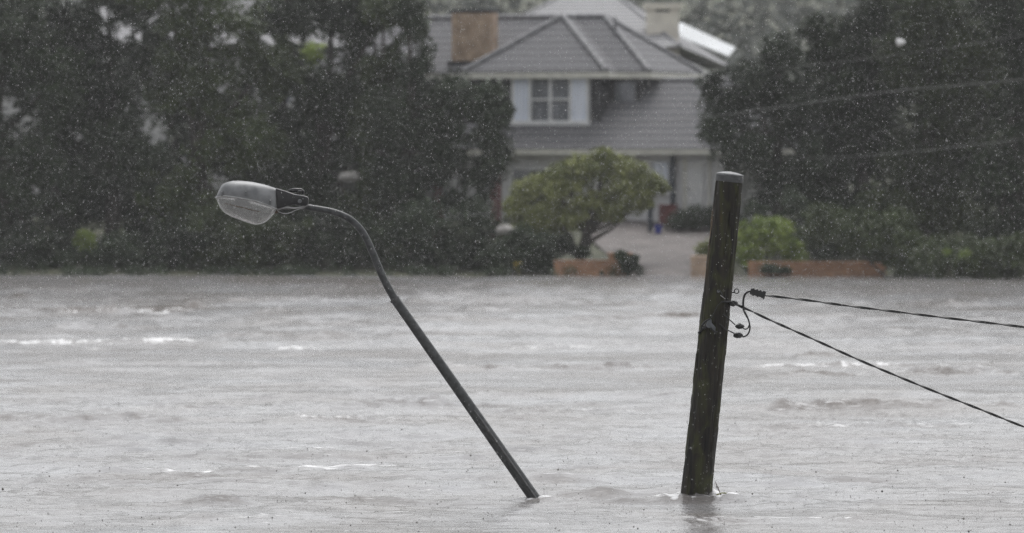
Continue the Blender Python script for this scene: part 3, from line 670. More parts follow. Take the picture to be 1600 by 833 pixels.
# bushes round the driveway
plant('bush', 'round dark bush beside the orange brick pillar', 'bush', 157.5, 984, [(984,408,18,20),(972,402,12,12)], 2600, .045, M['leaf_dark'], None, .03, limbs=False, clump=.16)
plant('bush', 'dark undergrowth bush beneath the spreading tree trunk', 'bush', 160.0, 880, [(862,385,42,24),(905,394,20,12)], 4000, .055, M['leaf_dark'], None, .03, limbs=False, clump=.22)
plant('hedge', 'clipped green hedge in front of the white house door', 'hedge', 166.5, 1080, [(1060,345,24,20),(1085,340,26,24),(1110,342,24,24),(1140,345,26,24)], 6000, .05, M['leaf_hedge'], None, .03, limbs=False, clump=.2)
plant('bush', 'lime green bush partly hidden behind the timber pole', 'bush', 158.6, 1120, [(1110,392,26,24),(1135,375,30,28)], 3000, .055, M['leaf_yel'], None, .03, clump=.2)
plant('bush', 'bright lime green rounded bush above the long brick wall', 'bush', 158.2, 1200, [(1175,378,34,36),(1215,370,38,32),(1195,352,28,16),(1240,390,26,22),(1170,400,30,24)], 7000, .06, M['leaf_lime'], None, .04, clump=.24)
plant('bush', 'low weeds in front of the left end of the long brick wall', 'bush', 156.2, 1215, [(1205,420,22,10),(1225,424,14,8)], 1200, .05, M['leaf_hedge'], None, .02, limbs=False, clump=.12)
def weeds():
    n = 900; px = rng.random(n) * 1760 - 80; px = px[(px < 1000) | (px > 1080)]; n = len(px)
    d = shore((px - 800) / F * 157) - 1.6 + 2.6 * rng.random(n) ** .7; x = (px - 800) / F * d
    keep = np.abs(np.sin(px * .017) + np.sin(px * .041 + 2) + .4 * rng.normal(size=n)) > .75
    x, d = x[keep], d[keep]; Rn = .07 + .16 * rng.random(len(x)) ** 2
    Cn = np.stack([x, d, np.maximum(ground_z(x, d), 0) + Rn * .6], 1)
    V, Q, tone = leaves(Cn, Rn, 16000, .05, (), 1.0, rng.random(len(x))); V[:,2] = np.maximum(V[:,2], .01)
    tag(np_mesh('bank_weeds', V, Q, M['leaf_hedge'], None, {'tone': tone}), 'straggling wet weeds along the flooded bank', 'weeds', kind='stuff')
weeds()
# right mass
GR = 'tall dark trees on the right bank'
plant('tree', 'dark bushy tree beside the tiled roof at its right end', 'tree', 162.5, 1215, [(1180,130,60,50),(1215,90,50,45),(1140,165,48,40),(1120,205,36,38),(1170,230,60,50),(1240,170,60,60),(1205,290,50,45),(1260,260,50,60),(1110,130,20,30)], 20000, .08, M['leaf_grey'], GR, .18)
plant('tree', 'broad tree with a pale tip just left of the tallest right trees', 'tree', 163.5, 1330, [(1290,70,55,45),(1270,40,30,24),(1340,60,60,50),(1310,150,70,70),(1360,200,70,70),(1300,250,60,60),(1330,320,70,60),(1380,120,60,60),(1375,10,45,50)], 24000, .08, M['leaf_dark'], GR, .2)
plant('tree', 'tall olive tree on the right bank reaching beyond the top of the photo', 'tree', 161, 1450, [(1450,10,80,80),(1430,100,70,65),(1480,180,80,70),(1440,270,80,75),(1490,340,75,60),(1400,340,70,60),(1520,90,70,80)], 26000, .085, M['leaf_mid'], GR, .22)
plant('tree', 'dark tree at the far right edge of the photo', 'tree', 159, 1590, [(1580,20,85,90),(1600,150,80,90),(1570,260,80,80),(1620,340,80,80),(1560,370,60,50),(1660,50,80,100)], 24000, .085, M['leaf_dark'], GR, .22)
for bx, lab, bl in ((1300, 'dense dark tree standing behind the crowns right of the tiled roof', [(1270,150,90,70),(1330,120,80,90),(1290,270,100,90),(1230,200,60,70)]),
                (1480, 'dense dark tree standing behind the tall olive tree', [(1450,40,100,110),(1500,180,110,100),(1420,280,100,90),(1400,110,70,70)]),
                (1620, 'dense dark tree standing behind the right edge tree', [(1520,290,70,70),(1600,60,90,110),(1620,200,90,100),(1580,320,100,80)])):
    plant('tree', lab, 'tree', 168, bx, bl, 14000, .12, M['leaf_dark'], GR, .2, clump=.8)
GT = 'shrubs along the right bank'
plant('shrub', 'green shrub on the bank right of the long orange wall', 'shrub', 155, 1420, [(1390,370,60,50),(1440,400,65,38),(1300,350,60,40),(1350,385,50,20)], 9000, .07, M['leaf_mid'], GT, .04, clump=.35)
plant('shrub', 'dark shrub hanging over the water in the lower right bank', 'shrub', 151.8, 1540, [(1500,400,80,44),(1580,405,80,44),(1640,390,60,60)], 11000, .07, M['leaf_mid'], GT, .04, clump=.35)
plant('shrub', 'small bright lime leaves low in the dark right bank', 'shrub', 150.4, 1495, [(1508,397,10,8),(1480,394,7,6)], 420, .055, M['leaf_lime'], None, .02, limbs=False, clump=.12)
plant('shrub', 'olive shrub between the lime bush and the dark right trees', 'shrub', 160.5, 1280, [(1270,355,50,50),(1240,320,30,30),(1300,390,50,20),(1185,330,30,20)], 6500, .065, M['leaf_hedge'], GT, .04, clump=.3)

# wood on the hill
def wood():
    n = 4200
    y = 230 + 620 * rng.random(n) ** .8; x = (rng.random(n) * 2 - 1) * (.13 * y + 25)
    zc = ground_z(x, y); h = 3.5 + 5 * rng.random(n)
    h = np.where(y < 260, h * .55, h)
    Cn = np.stack([x, y, zc + h * .5], 1)
    V, Q, tone = leaves(Cn, 1.4 + h * .22, 150000, .36, (), 1.0, rng.random(n))
    o = np_mesh('hill_wood', V, Q, M['leaf_far'], None, {'tone': tone}); tag(o, 'misty wooded hillside far behind the tiled roofs', 'woodland', kind='stuff')
wood()

# ------------------------------------------------------------------ background service wires over the right bank
def smooth_path(pts, n=10):
    pts = [Vector(p) for p in pts]; P = [pts[0]*2 - pts[1]] + pts + [pts[-1]*2 - pts[-2]]; out = []
    for i in range(1, len(P) - 2):
        p0, p1, p2, p3 = P[i-1:i+3]
        for k in range(n):
            t = k / n; out.append(.5 * ((2*p1) + (p2-p0)*t + (2*p0-5*p1+4*p2-p3)*t*t + (3*p1-p0-3*p2+p3)*t**3))
    out.append(pts[-1]); return out
GW = 'house service wires crossing the right trees'
m_w = simple('pale_wire', (.13,.13,.13), (.08,.08,.08), rough=.5)
def bgwire(pts, rad, label):
    P = smooth_path([at(*p) for p in pts], 12)
    o = MB().tube(P, rad, 6).build('overhead_wire', m_w, None, True); tag(o, label, 'wire', GW)
bgwire([(1012,117,171),(1100,118,167),(1250,104,160),(1400,86,153),(1560,62,147),(1900,0,140)], .007, 'uppermost pale wire running from the tiled roof eave up across the right trees')
bgwire([(862,203,168.2),(960,196,165),(1100,183,158),(1250,163,152),(1400,142,146),(1560,128,140),(1900,92,130)], .010, 'middle pale wire sloping from below the bay window across the right trees')
bgwire([(1122,246,168.2),(1180,251,164),(1280,247,158),(1390,240,152),(1560,222,145),(1900,180,135)], .008, 'lowest pale wire crossing the right trees just above the timber pole top')
blob('insulator', 1406, 66, 152.5, .12, .1, .09, M['white'], 'small white insulator high in front of the right trees', 'insulator', 3)

# ------------------------------------------------------------------ street lamp
D = 53.0      # it stands a little beyond the timber pole
lb = at(843, 776, D); lamp = thing('street_lamp', (lb.x, D, 0), 'leaning street lamp with curved arm and glass bowl rising from the flood', 'street lamp')
axis_top = at(617, 468, D); axis_bot = at(831, 773, D); dv = (axis_bot - axis_top)
sub = axis_bot + dv * .45
N = 40
pts = [sub.lerp(axis_top, i / N) for i in range(N + 1)]
MB().tube(pts, [.060 - .017 * i / N for i in range(N + 1)], 20).build('post', M['galv'], lamp, True)
dn = dv.normalized(); pr = Vector((dn.z, 0, -dn.x))
col = MB().tube([axis_top - dn * .012, axis_top + dn * .01], [.049, .049], 20); col.build('collar', M['galv_dark'], lamp, True)
cp = [axis_bot.lerp(axis_top, t_) + pr * -.012 + Vector((0, -.052, 0)) for t_ in (-.4, 0, .1, .2, .3, .38, .43)]
MB().tube(cp, [.012]*6 + [.006], 8).build('conduit', M['galv_dark'], lamp, True)
arm = smooth_path([at(621, 474, D), at(613, 461, D), at(600, 437, D), at(590, 414, D), at(581, 392, D), at(571, 370, D), at(558, 352, D), at(541, 339, D), at(520, 331, D), at(500, 327, D), at(470, 322, D)], 8)
L = len(arm)
MB().tube(arm, [.038 - .009 * (i / (L-1)) ** .8 for i in range(L)], 18).build('arm', M['galv'], lamp, True)
head_o = bpy.data.objects.new('lamp_head', None)
Z9 = 9.256
def zp(X, Y, dy=0): return at(330 + X / Z9, 270 + Y / Z9, D) + Vector((0, dy, 0))
def interp(tab, x):
    return float(np.interp(x, [a for a, _ in tab], [b_ for _, b_ in tab]))
top_t = [(62,345),(80,335),(100,275),(150,182),(200,145),(300,117),(430,115),(600,132),(800,176),(937,225)]
seam_t = [(62,352),(180,330),(300,338),(480,368),(650,400),(800,452),(950,518)]
bot_t = [(80,372),(95,410),(130,500),(200,580),(300,630),(450,690),(560,728),(640,748),(720,738),(800,700),(860,640),(905,590),(945,535)]
def halfw(x):   # half width of the lantern in metres along its length
    t_ = (x - 62) / (945 - 62); return .135 * max(0.02, (1 - (1 - min(t_ / .42, 1)) ** 2.2)) ** .5 * (1 - .38 * max(0, (t_ - .5) / .5) ** 1.5)
def loft(stations, lo_t, hi_t, invert, wscale=1.0, npts=22, ex=2.3, close=True):
    b = MB(); V = []; 
    for X in stations:
        s0 = interp(lo_t, X); s1 = interp(hi_t, X); hw = halfw(X) * wscale
        for k in range(npts + 1):
            a = math.pi * k / npts; c, s = math.cos(a), math.sin(a)
            yy = math.copysign(abs(c) ** (2/ex), c) * hw; q = abs(s) ** (2/ex)
            V.append(zp(X, s0 + (s1 - s0) * q, yy))
    n = npts + 1; Fc = []
    for i in range(len(stations) - 1):
        for k in range(npts): Fc.append((i*n+k, i*n+k+1, (i+1)*n+k+1, (i+1)*n+k))
        if close: Fc.append((i*n+npts, i*n, (i+1)*n, (i+1)*n+npts))
    if close: Fc += [tuple(range(n)), tuple(range((len(stations)-1)*n, len(stations)*n))]
    return b.add(V, Fc)
stn = [64,70,80,92,108,130,155,185,220,260,310,370,440,520,600,680,760,840,900,937]
hd = loft(stn, seam_t, top_t, False).build('housing', M['housing'], lamp, True)
# rim gasket between canopy and bowl
V = []; nn = 28; st2 = np.linspace(62, 945, 40)
ring = [zp(X, interp(seam_t, X) + 4, -halfw(X) * 1.02) for X in st2] + [zp(X, interp(seam_t, X) + 4, halfw(X) * 1.02) for X in st2[::-1]]
MB().tube(ring + [ring[0]], .0055, 8).build('rim', M['rim'], hd, True)
for X, Y, dx in ((163, 290, 10), (512, 285, 12), (862, 415, 16)):
    yy = -halfw(X) * 1.0 - .006
    c = zp(X, Y, yy)
    MB().box(c + Vector((-.010, -.008, -.028)), c + Vector((.010, .004, .020))).build('clip', M['capmetal'], hd, bevel=.003)
    MB().tube([c + Vector((0, -.012, .012)), c + Vector((0, 0, .012))], .006, 8).build('rivet', M['rim'], hd, True)
# bowl
def bowlmat():
    m, n, p, o = mat_base('cloudy_prismatic_bowl')
    tc = n.nodes.new('ShaderNodeTexCoord'); nz = n.nodes.new('ShaderNodeTexNoise'); nz.inputs['Scale'].default_value = 7; nz.inputs['Detail'].default_value = 5; nz.inputs['Distortion'].default_value = 1.2
    n.links.new(tc.outputs['Object'], nz.inputs['Vector'])
    cr = n.nodes.new('ShaderNodeValToRGB'); cr.color_ramp.elements[0].position = .35; cr.color_ramp.elements[0].color = (.80,.80,.79,1); cr.color_ramp.elements[1].position = .7; cr.color_ramp.elements[1].color = (.96,.96,.95,1)
    n.links.new(nz.outputs[0], cr.inputs[0]); n.links.new(cr.outputs[0], p.inputs['Base Color'])
    p.inputs['Transmission Weight'].default_value = .74; p.inputs['Roughness'].default_value = .12; p.inputs['IOR'].default_value = 1.25
    b = n.nodes.new('ShaderNodeBump'); b.inputs['Strength'].default_value = .3; b.inputs['Distance'].default_value = .01; n.links.new(nz.outputs[0], b.inputs['Height']); n.links.new(b.outputs[0], p.inputs['Normal'])
    return m
M['bowl'] = bowlmat()
st3 = [82,95,112,130,160,200,250,300,370,450,520,580,640,690,730,770,810,840,870,900,925,942]
seam_b = [(x, y + 14) for x, y in seam_t]
bowl = loft(st3, seam_b, bot_t, True, .97, 22, 2.1, close=False)
bo = bowl.build('glass_bowl', M['bowl'], hd, True)
sol = bo.modifiers.new('thickness', 'SOLIDIFY'); sol.thickness = .004; sol.offset = 1
# reflector tray and discharge bulb inside
V = []; Fc = []
stt = np.linspace(110, 900, 16)
tray = MB().add([zp(X, interp(seam_t, X) + 10, s * halfw(X) * .9) for X in stt for s in (-1, 1)], [(2*i, 2*i+1, 2*i+3, 2*i+2) for i in range(15)]).build('reflector', M['lampwhite'], hd)
MB().tube([zp(620, 430), zp(520, 440), zp(470, 440), zp(380, 425), zp(340, 415)], [.012, .022, .034, .032, .012], 14).build('bulb', M['white'], hd, True)
MB().tube([zp(720, 455), zp(620, 432)], .022, 12).build('lamp_holder', M['greyblock'], hd, True)
# silt line where dirty water has dried on the bowl
sl_pts = []
for X, Y in ((200,440),(260,452),(320,470),(400,486),(480,505),(560,530),(640,545),(700,556),(735,572)):
    s0, s1 = interp(seam_b, X), interp(bot_t, X); q = (Y - s0) / (s1 - s0); a = math.asin(min(.98, q) ** (2.1/2)); sl_pts.append(zp(X, Y + rnd.uniform(-4,4), -math.cos(a) ** (2/2.1) * halfw(X) * .97 - .004))
MB().tube(sl_pts, [.0015,.003,.002,.0035,.0028,.0035,.0025,.003,.001], 6).build('silt_line', M['twig'], bo, True)
# black rear spigot casting with bolts
def slabprof(P, hw, name, m, par, bevel=.006):
    V = [zp(X, Y, -hw) for X, Y in P] + [zp(X, Y, hw) for X, Y in P]; k = len(P)
    return MB().add(V, [tuple(range(k)), tuple(range(2*k-1, k-1, -1))] + [(i, k+i, k+(i+1) % k, (i+1) % k) for i in range(k)]).build(name, m, par, True, bevel=bevel)
sg = slabprof([(937,228),(1080,270),(1200,316),(1340,336),(1398,352),(1412,380),(1408,440),(1370,480),(1290,470),(1200,464),(1120,474),(1050,498),(955,520)], .062, 'spigot_casting', M['black'], lamp)
MB().tube([zp(936, 224, -.085), zp(1085, 268, -.05), zp(1210, 314, -.055), zp(1345, 334, -.055), zp(1400, 352, -.045)], .0035, 6).build('bright_edge', M['rim'], sg, True)
MB().tube([zp(1285, 410, -.085), zp(1285, 410, -.06)], [.017, .019], 14).build('bolt', M['capmetal'], sg, True)
cl = MB().tube([zp(1105, 276), zp(1135, 262), zp(1210, 250), zp(1300, 254), zp(1330, 275), zp(1325, 310)], [.012,.018,.02,.02,.016,.01], 12).build('clamp_saddle', M['black'], sg, True)
MB().tube([zp(1255, 290, -.05), zp(1265, 262, -.045), zp(1310, 268, -.045)], .007, 8).build('saddle_strap', M['galv'], cl, True)
MB().tube(smooth_path([zp(955, 540, -.03), zp(1010, 515, -.04), zp(1100, 500, -.045), zp(1190, 510, -.045), zp(1280, 500, -.04), zp(1420, 466, -.02)], 5), .008, 8).build('hinge_wire', M['rim'], sg, True)
MB().tube(smooth_path([zp(965, 560, -.03), zp(1060, 590, -.035), zp(1150, 575, -.04), zp(1240, 535, -.04), zp(1400, 490, -.02)], 5), .004, 8).build('hinge_wire', M['rim'], sg, True)
slabprof([(905,545),(950,530),(985,545),(975,575),(935,590),(915,580)], .02, 'latch', M['twig'], sg, bevel=.003)

# ------------------------------------------------------------------ timber pole
D = 52.8
def polemat():
    m, n, p, o = mat_base('wet_mossy_timber')
    tc = n.nodes.new('ShaderNodeTexCoord')
    def noise(sc_, st, det=5, dist=0):
        mp = n.nodes.new('ShaderNodeMapping'); mp.inputs['Scale'].default_value = st; n.links.new(tc.outputs['Object'], mp.inputs['Vector'])
        z = n.nodes.new('ShaderNodeTexNoise'); z.inputs['Scale'].default_value = sc_; z.inputs['Detail'].default_value = det; z.inputs['Distortion'].default_value = dist
        n.links.new(mp.outputs[0], z.inputs['Vector']); return z
    grain = noise(30, (1,1,.05)); patch = noise(5.5, (1.6,1.6,.6), 8, .6); rust = noise(9, (1,1,.12), 4)
    def ramp(src, a, b, ca, cb):
        c = n.nodes.new('ShaderNodeValToRGB'); c.color_ramp.elements[0].position = a; c.color_ramp.elements[1].position = b
        c.color_ramp.elements[0].color = ca; c.color_ramp.elements[1].color = cb; n.links.new(src, c.inputs[0]); return c
    wood_c = ramp(grain.outputs[0], .35, .7, (.004,.0037,.003,1), (.028,.023,.015,1))
    moss = ramp(patch.outputs[0], .47, .64, (0,0,0,1), (1,1,1,1))
    m1 = n.nodes.new('ShaderNodeMixRGB'); m1.inputs[2].default_value = (.036,.038,.011,1)
    n.links.new(moss.outputs[0], m1.inputs[0]); n.links.new(wood_c.outputs[0], m1.inputs[1])
    # orange lichen streak on the upper left face
    sx = n.nodes.new('ShaderNodeSeparateXYZ'); n.links.new(tc.outputs['Object'], sx.inputs[0])
    zr = n.nodes.new('ShaderNodeMapRange'); zr.inputs[1].default_value = 1.9; zr.inputs[2].default_value = 2.6; n.links.new(sx.outputs['Z'], zr.inputs[0])
    xr = n.nodes.new('ShaderNodeMapRange'); xr.inputs[1].default_value = .30; xr.inputs[2].default_value = .20; n.links.new(sx.outputs['X'], xr.inputs[0])
    rr = ramp(rust.outputs[0], .50, .66, (0,0,0,1), (1,1,1,1))
    k1 = n.nodes.new('ShaderNodeMath'); k1.operation = 'MULTIPLY'; n.links.new(zr.outputs[0], k1.inputs[0]); n.links.new(xr.outputs[0], k1.inputs[1])
    k2 = n.nodes.new('ShaderNodeMath'); k2.operation = 'MULTIPLY'; n.links.new(k1.outputs[0], k2.inputs[0]); n.links.new(rr.outputs[0], k2.inputs[1])
    m2 = n.nodes.new('ShaderNodeMixRGB'); m2.inputs[2].default_value = (.13,.075,.018,1); n.links.new(k2.outputs[0], m2.inputs[0]); n.links.new(m1.outputs[0], m2.inputs[1])
    n.links.new(m2.outputs[0], p.inputs['Base Color']); p.inputs['Roughness'].default_value = .6; p.inputs['Specular IOR Level'].default_value = .3
    b = n.nodes.new('ShaderNodeBump'); b.inputs['Strength'].default_value = 1; b.inputs['Distance'].default_value = .02
    n.links.new(grain.outputs[0], b.inputs['Height']); n.links.new(b.outputs[0], p.inputs['Normal'])
    return m
M['timber'] = polemat()
pb = at(1086.5, 779, D); pt = at(1139.5, 283, D)
pole = thing('utility_pole', (pb.x, D, 0), 'thick mossy timber pole with a metal cap leaning in the floodwater', 'pole')
def build_pole():
    n, m_ = 56, 150; V = []; B = pb + (pb - pt) * .35; Fc = []
    for i in range(m_ + 1):
        t_ = i / m_; c = B.lerp(pt, t_); r0 = .147 - .023 * t_
        for k in range(n):
            a = 2*math.pi*k/n
            r = r0 * (1 + .015 * math.sin(3*a + 1) + .012 * math.sin(5*a + t_*4) + .012 * math.sin(9*a + t_*3)) + .0032 * float(_T[(k*3) & 255, (i//5) & 255]) - (.011 if k in (6, 23, 31, 44, 49) and _T[k, (i//14) & 255] > -.2 else 0) + .004 * math.sin(i*.13 + k*.4) * float(_T[k, (i//9) & 255])
            if -2.9 < ((a + math.pi) % (2*math.pi)) - math.pi or True:
                if abs(a - math.pi) < .5 and .52 < t_ < .74: r += .004
            V.append(c + Vector((math.cos(a)*r, math.sin(a)*r, -math.cos(a)*r*.1)))
    for i in range(m_):
        for k in range(n): Fc.append((i*n+k, i*n+(k+1) % n, (i+1)*n+(k+1) % n, (i+1)*n+k))
    Fc += [tuple(range(n)), tuple(range(m_*n, (m_+1)*n))]
    MB().add(V, Fc).build('shaft', M['timber'], pole, True)
build_pole()
pax = (pt - pb).normalized()
def cap():
    n = 10; V = []; side = Vector((pax.z, 0, -pax.x)); prof = [(.134, .046), (.128, .058), (.06, .074), (.004, .080)]
    for r, h in prof:
        for k in range(n):
            a = 2*math.pi*(k+.3)/n; V.append(pt + side*math.cos(a)*r + Vector((0,1,0))*math.sin(a)*r + pax*(h + .01))
    Fc = [(i*n+k, i*n+(k+1) % n, (i+1)*n+(k+1) % n, (i+1)*n+k) for i in range(len(prof)-1) for k in range(n)] + [tuple(range((len(prof)-1)*n, len(prof)*n))]
    Fc.append(tuple(range(n))[::-1])
    MB().add(V, Fc).build('cap', M['capmetal'], pole, bevel=.002)
    MB().tube([pt - pax * .008, pt + pax * .052], [.132, .131], 40).build('cap_band', M['band'], pole, True)
cap()
def zc(X, Y, dy=0): return at(1080 + X / 6.407, 430 + Y / 6.407, D) + Vector((0, dy, 0))
def ringtube(c, r, rad, n=24):
    return [(c.x + r*math.cos(a), c.y, c.z + r*math.sin(a)) for a in [2*math.pi*k/n for k in range(n+1)]]
eye = MB().tube(ringtube(zc(455,160), .021, .006), .0055, 8); eye.tube([zc(380,175,.02), zc(432,172,0)], .007, 8)
eye.build('eye_bolt', M['black'], pole, True)
FR = -.15   # front face of the pole
hb = MB().tube([zc(268,158,FR-.01), zc(268,158,FR+.03)], [.014,.016], 6).build('bolt_head', M['capmetal'], pole, True)
hk = MB().tube(smooth_path([zc(262,150,FR-.01), zc(280,150,FR-.02), zc(300,178,FR-.02), zc(310,200,FR-.01)], 4), .005, 6).build('hook', M['galv'], pole, True)

# cables and fittings (hang on the pole, so each is a thing)
def twisted(path, strand, offs, pitch, k=2, n=7, ramp_in=.0):
    P = smooth_path(path, 30); b = MB(); cum = [0.0]
    for i in range(1, len(P)): cum.append(cum[-1] + (P[i]-P[i-1]).length)
    for j in range(k):
        pts_ = []
        for i, p in enumerate(P):
            t_ = (P[min(i+1, len(P)-1)] - P[max(i-1, 0)]).normalized(); a = Vector((0,1,0)); c = t_.cross(a).normalized(); ph = 2*math.pi*(cum[i]/pitch + j/k) + .25*math.sin(cum[i]*1.7)
            pts_.append(p + (a*math.cos(ph) + c*math.sin(ph)) * offs)
        b.tube(pts_, strand, n)
    return b
cu = thing('service_cable', zc(660,180), 'upper black cable leaving the pole almost level from a ribbed strain clamp', 'cable')
up_pts = [at(1193,461,D), at(1262,469,D), at(1327,478,D), at(1405,487.5,D), at(1486,497.5,D), at(1600,511,D), at(1800,537,D-.3), at(2050,575,D-1), at(2400,650,D-2), at(2800,765,D-3), at(2900,860,D-3)]
twisted(up_pts, .0072, .0062, .55, 2).build('cable', M['rubber'], cu, True)
tail = smooth_path([zc(600,160,-.02), zc(565,168,-.02), zc(535,200,-.02), zc(521,260,-.02), zc(525,345,-.02), zc(548,395,-.02), zc(574,450,-.02), zc(588,520,-.02), zc(578,572,-.02), zc(552,605,-.02), zc(512,619,-.02)], 6)
MB().tube(tail, [.010 if i < len(tail)*.55 else .0075 for i in range(len(tail))], 10).build('tail', M['rubber'], cu, True)
MB().tube(smooth_path([zc(580,500,-.02), zc(568,528,-.02), zc(545,540,-.02), zc(518,532,-.02)], 5), .0062, 8).build('tail', M['rubber'], cu, True)
cb = MB()
c0 = zc(598,160); c1 = zc(733,196); ax = (c1 - c0).normalized(); nx = Vector((-ax.z, 0, ax.x))
Mx = lambda a, b_, c: c0 + ax*a + Vector((0,1,0))*b_ + nx*c
Lc = (c1-c0).length
cb.box((-.006,-.03,-.030), (Lc,.03,.026), Mx)
for k in range(4): cb.box((.01 + k*Lc/4,-.035,.024), (.01 + k*Lc/4 + .018,.035,.034), Mx)
for k in range(3): cb.box((.02 + k*Lc/3,-.035,-.037), (.02 + k*Lc/3 + .016,.035,-.028), Mx)
cb.box((Lc-.004,-.026,-.043), (Lc+.008,.026,.034), Mx)
clo = cb.build('strain_clamp', M['black'], cu, bevel=.003)
for dz in (-14, 14): MB().tube([zc(462,160+dz), zc(600,170+dz)], .0022, 6).build('bail_wire', M['steelwire'], clo, True)
def lump(c, r, seed):
    bm = bmesh.new(); bmesh.ops.create_icosphere(bm, subdivisions=2, radius=r); rg = random.Random(seed)
    for v in bm.verts: v.co *= 1 + rg.uniform(-.18, .2); v.co.x *= 1.15; v.co.z *= .8
    V = [c + v.co for v in bm.verts]; Fc = [tuple(v.index for v in f.verts) for f in bm.faces]; bm.free(); return MB().add(V, Fc)
for (X, Y, w0, w1) in ((485,512,(318,388),(438,495)), (470,602,(280,484),(428,582))):
    nm = 'upper' if Y < 560 else 'lower'
    k = lump(zc(X, Y, -.02), .036, X).box(zc(X-38, Y+10, -.035), zc(X+36, Y-16, .0)).build('insulated_connector', M['rubber'], cu)
    MB().tube([zc(w0[0], w0[1], FR+.005), zc(w0[0]+50, w0[1]+45, FR+.01), zc(w1[0], w1[1], -.03)], .0055, 8).build('lead', M['rubber'], k, True)
cl_ = thing('service_cable', zc(420,285), 'lower twisted black cable slanting from the timber pole down to the right', 'cable')
lo_pts = [at(1147,474.5,D-.05), at(1160,480,D), at(1180,489,D), at(1203,500,D), at(1275,532,D), at(1340,561.5,D), at(1405,589,D), at(1470,615.5,D), at(1535,641,D), at(1600,667,D), at(1720,712,D), at(1900,775,D-.3), at(2000,812,D-.4)]
twisted(lo_pts, .0068, .0060, .42, 2).build('cable', M['rubber'], cl_, True)
an = lump(zc(418,283,-.06), .036, 5).box(zc(385,305,-.09), zc(445,262,-.03)); an.build('anchor_clamp', M['rubber'], cl_)
MB().tube(smooth_path([zc(400,268,-.10), zc(370,262,FR+.03), zc(338,262,FR), zc(300,262,FR-.005)], 4), .008, 8).build('tie', M['rubber'], cl_, True)
MB().tube([zc(286,196,FR-.015), zc(335,234,FR-.015)], .004, 6).build('bail_wire', M['steelwire'], cl_, True)
MB().tube(smooth_path([zc(300,262,FR-.005), zc(255,310,FR-.01), zc(225,370,FR-.012), zc(190,430,FR-.014), zc(140,460,FR), zc(110,505,FR+.02)], 5), .0042, 6).build('lead', M['rubber'], cl_, True)
fz = thing('fuse_bracket', zc(190,500,FR), 'small black and grey fuse bracket strapped to the left face of the timber pole', 'bracket')
slabp = lambda P, y0, y1: MB().add([zc(X,Y,y0) for X,Y in P] + [zc(X,Y,y1) for X,Y in P], [tuple(range(len(P))), tuple(range(2*len(P)-1, len(P)-1, -1))] + [(i, len(P)+i, len(P)+(i+1) % len(P), (i+1) % len(P)) for i in range(len(P))])
slabp([(140,505),(158,452),(196,440),(200,505),(175,528)], FR-.06, FR+.02).build('fuse_body', M['greyblock'], fz, bevel=.003)
slabp([(196,470),(240,520),(232,555),(188,515)], FR-.055, FR+.02).build('cover', M['greyblock'], fz, bevel=.003)
slabp([(188,520),(232,552),(262,560),(248,580),(190,545)], FR-.05, FR+.02).build('base_plate', M['black'], fz, bevel=.002)
MB().tube([zc(76,580,-.06), zc(108,540,-.08), zc(150,512,FR-.02)], [.0155,.0155,.010], 12).build('insulator_arm', M['black'], fz, True)
MB().tube(smooth_path([zc(96,540,-.09), zc(105,495,FR), zc(140,455,FR-.02), zc(185,432,FR-.03)], 5), .0075, 8).build('strap', M['black'], fz, True)
MB().tube(smooth_path([zc(120,520,-.11), zc(130,490,FR-.02), zc(160,465,FR-.05)], 5), .006, 8).build('strap', M['galv_dark'], fz, True)

# reed and twig caught by the pole
def zw(X, Y, dy=0): return at(780 + X / 3.81, 640 + Y / 3.81, D - .08) + Vector((0, 0, .028)) + Vector((0, dy, 0))
rd = MB().tube(smooth_path([zw(1278,540), zw(1295,528), zw(1325,517), zw(1352,518), zw(1368,530), zw(1366,543), zw(1345,556)], 6), [.006]*36 + [.003], 7)
tag(rd.build('reed', M['straw'], None, True), 'looped yellow green reed floating right of the timber pole base', 'reed')
tw = MB().tube([zw(1287,447), zw(1300,480), zw(1318,520), zw(1332,560)], [.003,.004,.005,.005], 6)
tag(tw.build('twig', M['twig'], None, True), 'thin brown twig poking upright through the looped reed', 'twig')
tw = MB().tube([zw(900,572,-.1), zw(930,590,-.1), zw(958,603,-.1)], [.003,.0045,.002], 6)
tag(tw.build('twig', M['twig'], None, True), 'thin twig lying on the water left of the timber pole', 'twig')

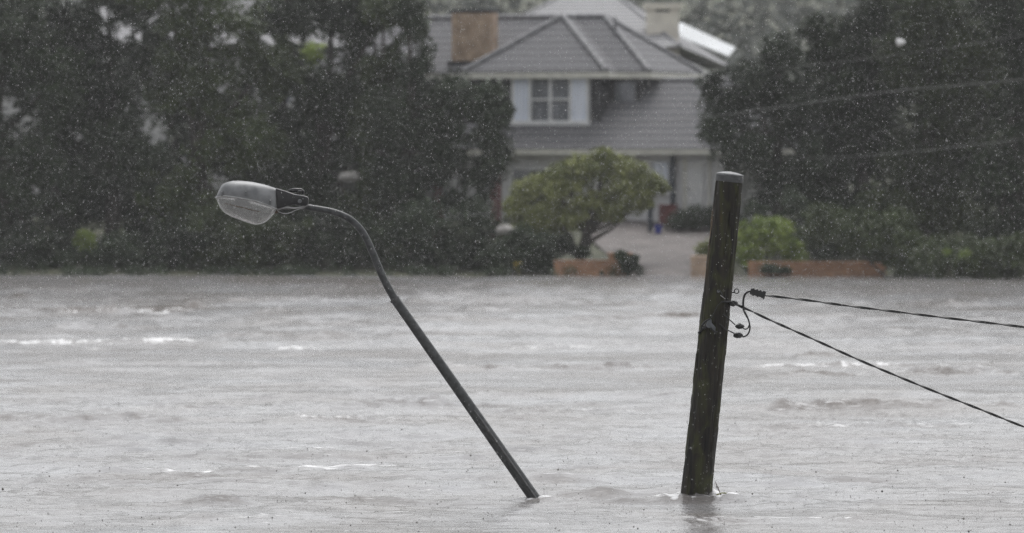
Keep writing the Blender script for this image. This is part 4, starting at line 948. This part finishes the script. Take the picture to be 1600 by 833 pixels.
# ------------------------------------------------------------------ rain
def rain():
    m, n, p, o = mat_base('rain_drop')
    p.inputs['Base Color'].default_value = (.95,.95,.95,1); p.inputs['Transmission Weight'].default_value = .5; p.inputs['Roughness'].default_value = .02; p.inputs['IOR'].default_value = 1.33
    N_ = 230000
    d = (40**3 + (112**3 - 40**3) * rng.random(N_)) ** (1/3)
    x = (rng.random(N_) * 2 - 1) * .115 * d
    z = H + (rng.random(N_) * (HZ + 25) / F - (833 - HZ + 20) / F * rng.random(N_)) * d
    t_ = rng.random(N_); z = H + (-(833 - HZ + 15) + t_ * (833 + 40)) / F * d
    ok = z > .06; x, d, z = x[ok], d[ok], z[ok]; k = len(x)
    r = .0018 * np.exp(np.clip(rng.normal(size=k), -3, 1.8) * .34)
    O = np.array([(1,0,0),(-1,0,0),(0,1,0),(0,-1,0),(.25,0,2.4),(-.15,0,-1.8)])
    V = np.stack([x, d, z], 1)[:, None, :] + O[None] * r[:, None, None]
    T = np.array([(0,2,4),(2,1,4),(1,3,4),(3,0,4),(2,0,5),(1,2,5),(3,1,5),(0,3,5)])
    Q = (np.arange(k)[:, None, None] * 6 + T[None]).reshape(-1, 3)
    ob = np_mesh('rain', V.reshape(-1, 3), Q, m, smooth=True); tag(ob, 'heavy rain of fine pale drops falling over the flood', 'rain', kind='stuff')
rain()

def splashes():
    m = simple('muddy_droplets', (.075,.065,.055), (.04,.035,.03), rough=.3)
    N_ = 10000; d = 44 + 60 * rng.random(N_) ** 1.5; x = (rng.random(N_) * 2 - 1) * .113 * d; z = .015 + .03 * rng.random(N_)
    r = .0032 * np.exp(rng.normal(size=N_) * .35)
    O = np.array([(1,0,0),(-1,0,0),(0,1,0),(0,-1,0),(0,0,1.3),(0,0,-1.2)])
    V = np.stack([x, d, z], 1)[:, None, :] + O[None] * r[:, None, None]
    T = np.array([(0,2,4),(2,1,4),(1,3,4),(3,0,4),(2,0,5),(1,2,5),(3,1,5),(0,3,5)])
    ob = np_mesh('raindrop_splashes', V.reshape(-1, 3), (np.arange(N_)[:, None, None] * 6 + T[None]).reshape(-1, 3), m, smooth=True)
    tag(ob, 'tiny dark splashes where rain hits the muddy water', 'rain', kind='stuff')
splashes()

# ------------------------------------------------------------------ haze
def haze():
    m = bpy.data.materials.new('rain_haze'); m.use_nodes = True; n = m.node_tree; n.nodes.clear()
    o = n.nodes.new('ShaderNodeOutputMaterial'); v = n.nodes.new('ShaderNodeVolumePrincipled')
    v.inputs['Color'].default_value = (.95,.955,.96,1); v.inputs['Density'].default_value = .00024; v.inputs['Anisotropy'].default_value = .0
    n.links.new(v.outputs[0], o.inputs['Volume'])
    ob = MB().box((-640,-115,-3.6), (640,1115,92)).build('haze', m); tag(ob, 'pale rain haze over the whole place', 'haze', kind='stuff')
haze()
